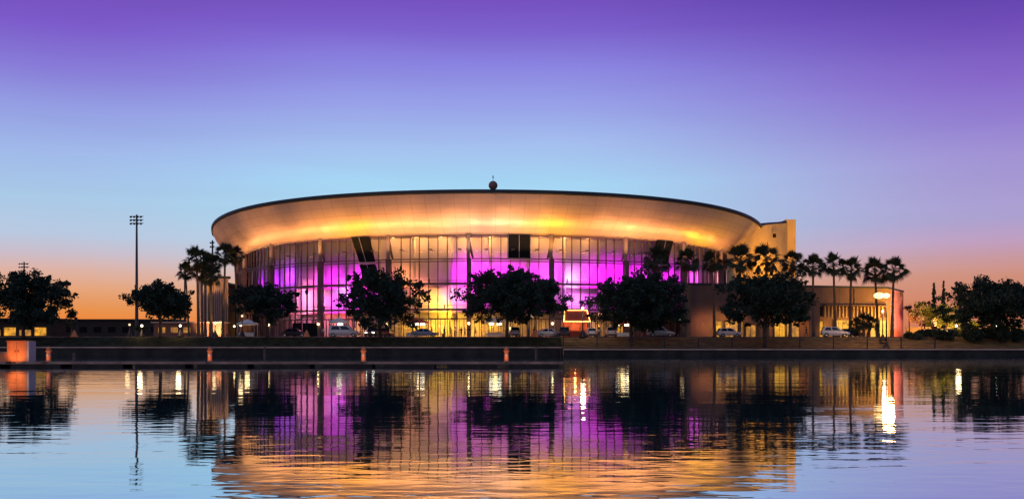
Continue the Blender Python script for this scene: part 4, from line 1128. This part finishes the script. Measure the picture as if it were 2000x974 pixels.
WH, SV, BK, RD, BL = (.75,.73,.72), (.42,.42,.45), (.03,.03,.035), (.35,.05,.04), (.08,.09,.22)
car('van','white',WH,672,177.5,0,'long white car parked broadside below the canopy lamp')
car('sedan','black',BK,728,177,-96,'dark sedan facing the water under the ragged tree',True)
car('hatch','red',RD,757,178,84,'red hatchback tail-on beside the ragged tree')
car('suv','silver',SV,1002,177,100,'silver SUV tail-on under the widest tree')
car('sedan','white',WH,1072,178,12,'white sedan left of the food booth under the widest tree')
car('suv','black',BK,1103,177.5,86,'dark SUV tail-on directly before the food booth')
car('hatch','white',WH,1154,177.2,92,'white hatchback tail-on behind the star-bright bulb post')
car('suv','white',WH,1193,177.6,88,'white SUV tail-on beside the amber canopy tent')
car('suv','silver',SV,1291,177,0,'silver SUV broadside under the broad tree, washed purple at its tail')
car('hatch','white',WH,1424,177,4,'white hatchback broadside before the amber doors')
car('suv','white',WH,1631,176.5,-8,'clean white SUV broadside before the widest yellow door, overlapping a dark sedan')
car('sedan','black',BK,1659,180.5,4,'dark sedan half hidden behind the clean white SUV by the yellow door')
car('sedan','black',BK,575,178,0,'dark sedan before the black service doors')
car('hatch','black',BK,1812,205,10,'dark hatchback by the pale olive tree')
car('suv','silver',SV,1852,208,5,'silver SUV in the far car park under the cypresses')
car('sedan','white',WH,1893,206,-6,'white sedan in the far car park beyond the golden tree')
car('sedan','blue',BL,1935,204,10,'blue sedan in the far car park behind the big end tree')
car('sedan','silver',SV,830,178.5,4,'silver sedan in front of the glaring canopy tent')
def cplight(p, c, w): lamp('SPOT','car_park_light',(p[0],p[1]-3.0,p[2]),c,w*1.8,.3,(p[0],p[1]+5,p[2]-1.0),cone=165,blend=.4)
cplight((wx(1842,196),194,6.0),(1,.52,.08),9000)
cplight((wx(1800,203),201,5.5),(1,.52,.08),6000)
cplight((wx(1872,196),195,6.0),(1,.5,.06),4500)
t = thing('car_park_wall', 'low pale wall lit amber along the back of the car park', 'wall', (wx(1860,245),245,GZ))
b = MB(); b.box(-11,22,0,.3,0,2.3); b.build('wall', M['stucco_pale'], t)
b = MB(); b.box(-11.1,22.1,-.1,.4,2.3,2.45); b.build('coping', M['fin'], t)
cplight((wx(1850,240),239,4.5),(1,.5,.06),2500)
cplight((wx(1930,240),239,4.5),(1,.4,.08),1800)

# ------------------------------------------------------------------ people
def body_mesh(pose):
    """one continuous skinned figure 1.72 m tall, facing -Y"""
    st = {'stand':(.10,.02,.0), 'walk':(.10,.26,.24), 'arms':(.10,.05,.55)}[pose]
    hipw, stride, swing = st
    V, E, R = [], [], []
    def v(p, r, par=None):
        V.append(p); R.append(r)
        if par is not None: E.append((par, len(V)-1))
        return len(V)-1
    pel = v((0,0,.95), .145)
    bel = v((0,-.01,1.08), .135, pel); che = v((0,.0,1.28), .155, bel); nk = v((0,.0,1.44), .075, che)
    hd0 = v((0,-.01,1.53), .085, nk); hd1 = v((0,-.015,1.63), .098, hd0); hd2 = v((0,-.01,1.70), .06, hd1)
    v((0,-.115,1.60), .018, hd1)
    for s in (-1,1):
        f = s*stride
        hp = v((s*.09,0,.88), .10, pel); kn = v((s*.10,-f*.5-.02,.50), .068, hp); an = v((s*.10,-f*.6+(.12 if f<0 else 0),.09), .045, kn); v((s*.11,-f*.6+(.12 if f<0 else 0)-.15,.045), .04, an)
        sh = v((s*.19,0,1.39), .062, che)
        if pose == 'arms' and s == 1: el_, wr, = (s*.25,-.12,1.18), (s*.14,-.30,1.30)
        else: el_, wr = (s*.25,s*swing*.4+.02,1.12), (s*.26,s*swing*.9-.06,.88)
        e = v(el_, .046, sh); w = v(wr, .034, e)
        d = (Vector(wr)-Vector(el_)).normalized()
        pm = v(tuple(Vector(wr)+d*.07), .032, w)
        for k, ln in enumerate((.075,.085,.08,.06)):
            o = Vector((0,(k-1.5)*.02,0)); a_ = v(tuple(Vector(wr)+d*(.11+ln*.4)+o), .010, pm); v(tuple(Vector(wr)+d*(.10+ln)+o+Vector((-s*.02,0,0))), .008, a_)
        v(tuple(Vector(wr)+d*.06+Vector((-s*.015,-.05,0))), .011, w)
    me = bpy.data.meshes.new('figure'); me.from_pydata(V, E, [])
    o = bpy.data.objects.new('figure', me); col.objects.link(o)
    m = o.modifiers.new('skin','SKIN'); m.use_smooth_shade = True
    for i, sv in enumerate(me.skin_vertices[0].data): sv.radius = (R[i], R[i]*(.78 if i in (pel,bel,che) else 1)); sv.use_root = (i == 0)
    m2 = o.modifiers.new('sub','SUBSURF'); m2.levels = 1; m2.render_levels = 1
    dg = bpy.context.evaluated_depsgraph_get(); dg.update()
    out = bpy.data.meshes.new_from_object(o.evaluated_get(dg))
    bpy.data.objects.remove(o)
    return out
BODY = {p: body_mesh(p) for p in ('stand','walk','arms')}
CLOTH = {'white':(.7,.7,.68),'red':(.45,.05,.05),'blue':(.06,.1,.3),'black':(.02,.02,.022),'grey':(.25,.25,.26),'yellow':(.6,.4,.05),'denim':(.07,.1,.2),'khaki':(.35,.28,.18)}
CM = {k: mat('cloth_'+k, c, .85) for k, c in CLOTH.items()}
def person(px, Y, rz, pose, shirt, legs, label, long_hair=False, k=1.0):
    src = BODY[pose].copy()
    t = thing('person', label, 'person', (wx(px,Y),Y,3.0), math.radians(rz), 'people gathered before the arena')
    src.materials.clear()
    for q in (M['skin'], CM[shirt], CM[legs], M['shoe']): src.materials.append(q)
    for p in src.polygons:
        c = p.center
        if c.z < .09: i = 3
        elif abs(c.x) > .2 and c.z < 1.1 or (c.y < -.2 and c.z > 1.1): i = 0
        elif c.z < .98: i = 2
        elif c.z < 1.455: i = 1
        else: i = 0
        p.material_index = i; p.use_smooth = True
    o = bpy.data.objects.new('body', src); col.objects.link(o); o.parent = t
    b = MB(); b.lathe([(.112,1.60),(.118,1.66),(.10,1.72),(.05,1.755),(.005,1.765)], 12, (0,.012,0))
    if long_hair: b.lathe([(.10,1.40),(.115,1.5),(.115,1.62)], 10, (0,.04,0), 0.1, PI-.1)
    b.build('hair', M['hair'], t, smooth=True)
    t.scale = (k,k,k)
PPL = [(632,'stand','white','denim','person in a white top standing beside the black service doors'),(843,'walk','red','black','person in red walking in front of the golden doors'),(868,'stand','black','denim','person in a black top alone before the golden doors'),
       (880,'walk','yellow','khaki','person in a yellow top walking towards the canopy tent'),(889,'stand','white','black','person in a white top and black trousers among the dark group'),(901,'stand','black','black','person all in black at the middle of the dark group'),(908,'arms','grey','denim','person in a grey top raising a hand to the face in the dark group'),
       (917,'walk','black','khaki','person in black with khaki trousers leaving the dark group'),(929,'stand','white','khaki','person in white and khaki near the two square lights'),(941,'arms','red','denim','person in a red top and jeans near the two square lights'),(1033,'walk','blue','black','person in a blue top walking under the widest tree'),(1043,'stand','red','khaki','person in red and khaki under the widest tree'),
       (1133,'stand','yellow','denim','person in yellow at the food booth counter'),(1170,'walk','white','denim','person in white and jeans between the two white cars'),(1236,'stand','grey','black','person in grey and black beside the broad tree trunk'),(1266,'walk','white','grey','person in white walking behind the purple-washed SUV'),(1443,'stand','blue','denim','person in blue behind the white hatchback'),(1575,'walk','black','denim','person in a black jacket and jeans at the pilaster')]
for i,(px,pose,s,l,lab) in enumerate(PPL):
    person(px, 183.2+ (i*37%10)*.12, (i*67)%360, pose, s, l, lab, i%3==1, .95+.01*(i*7%10))
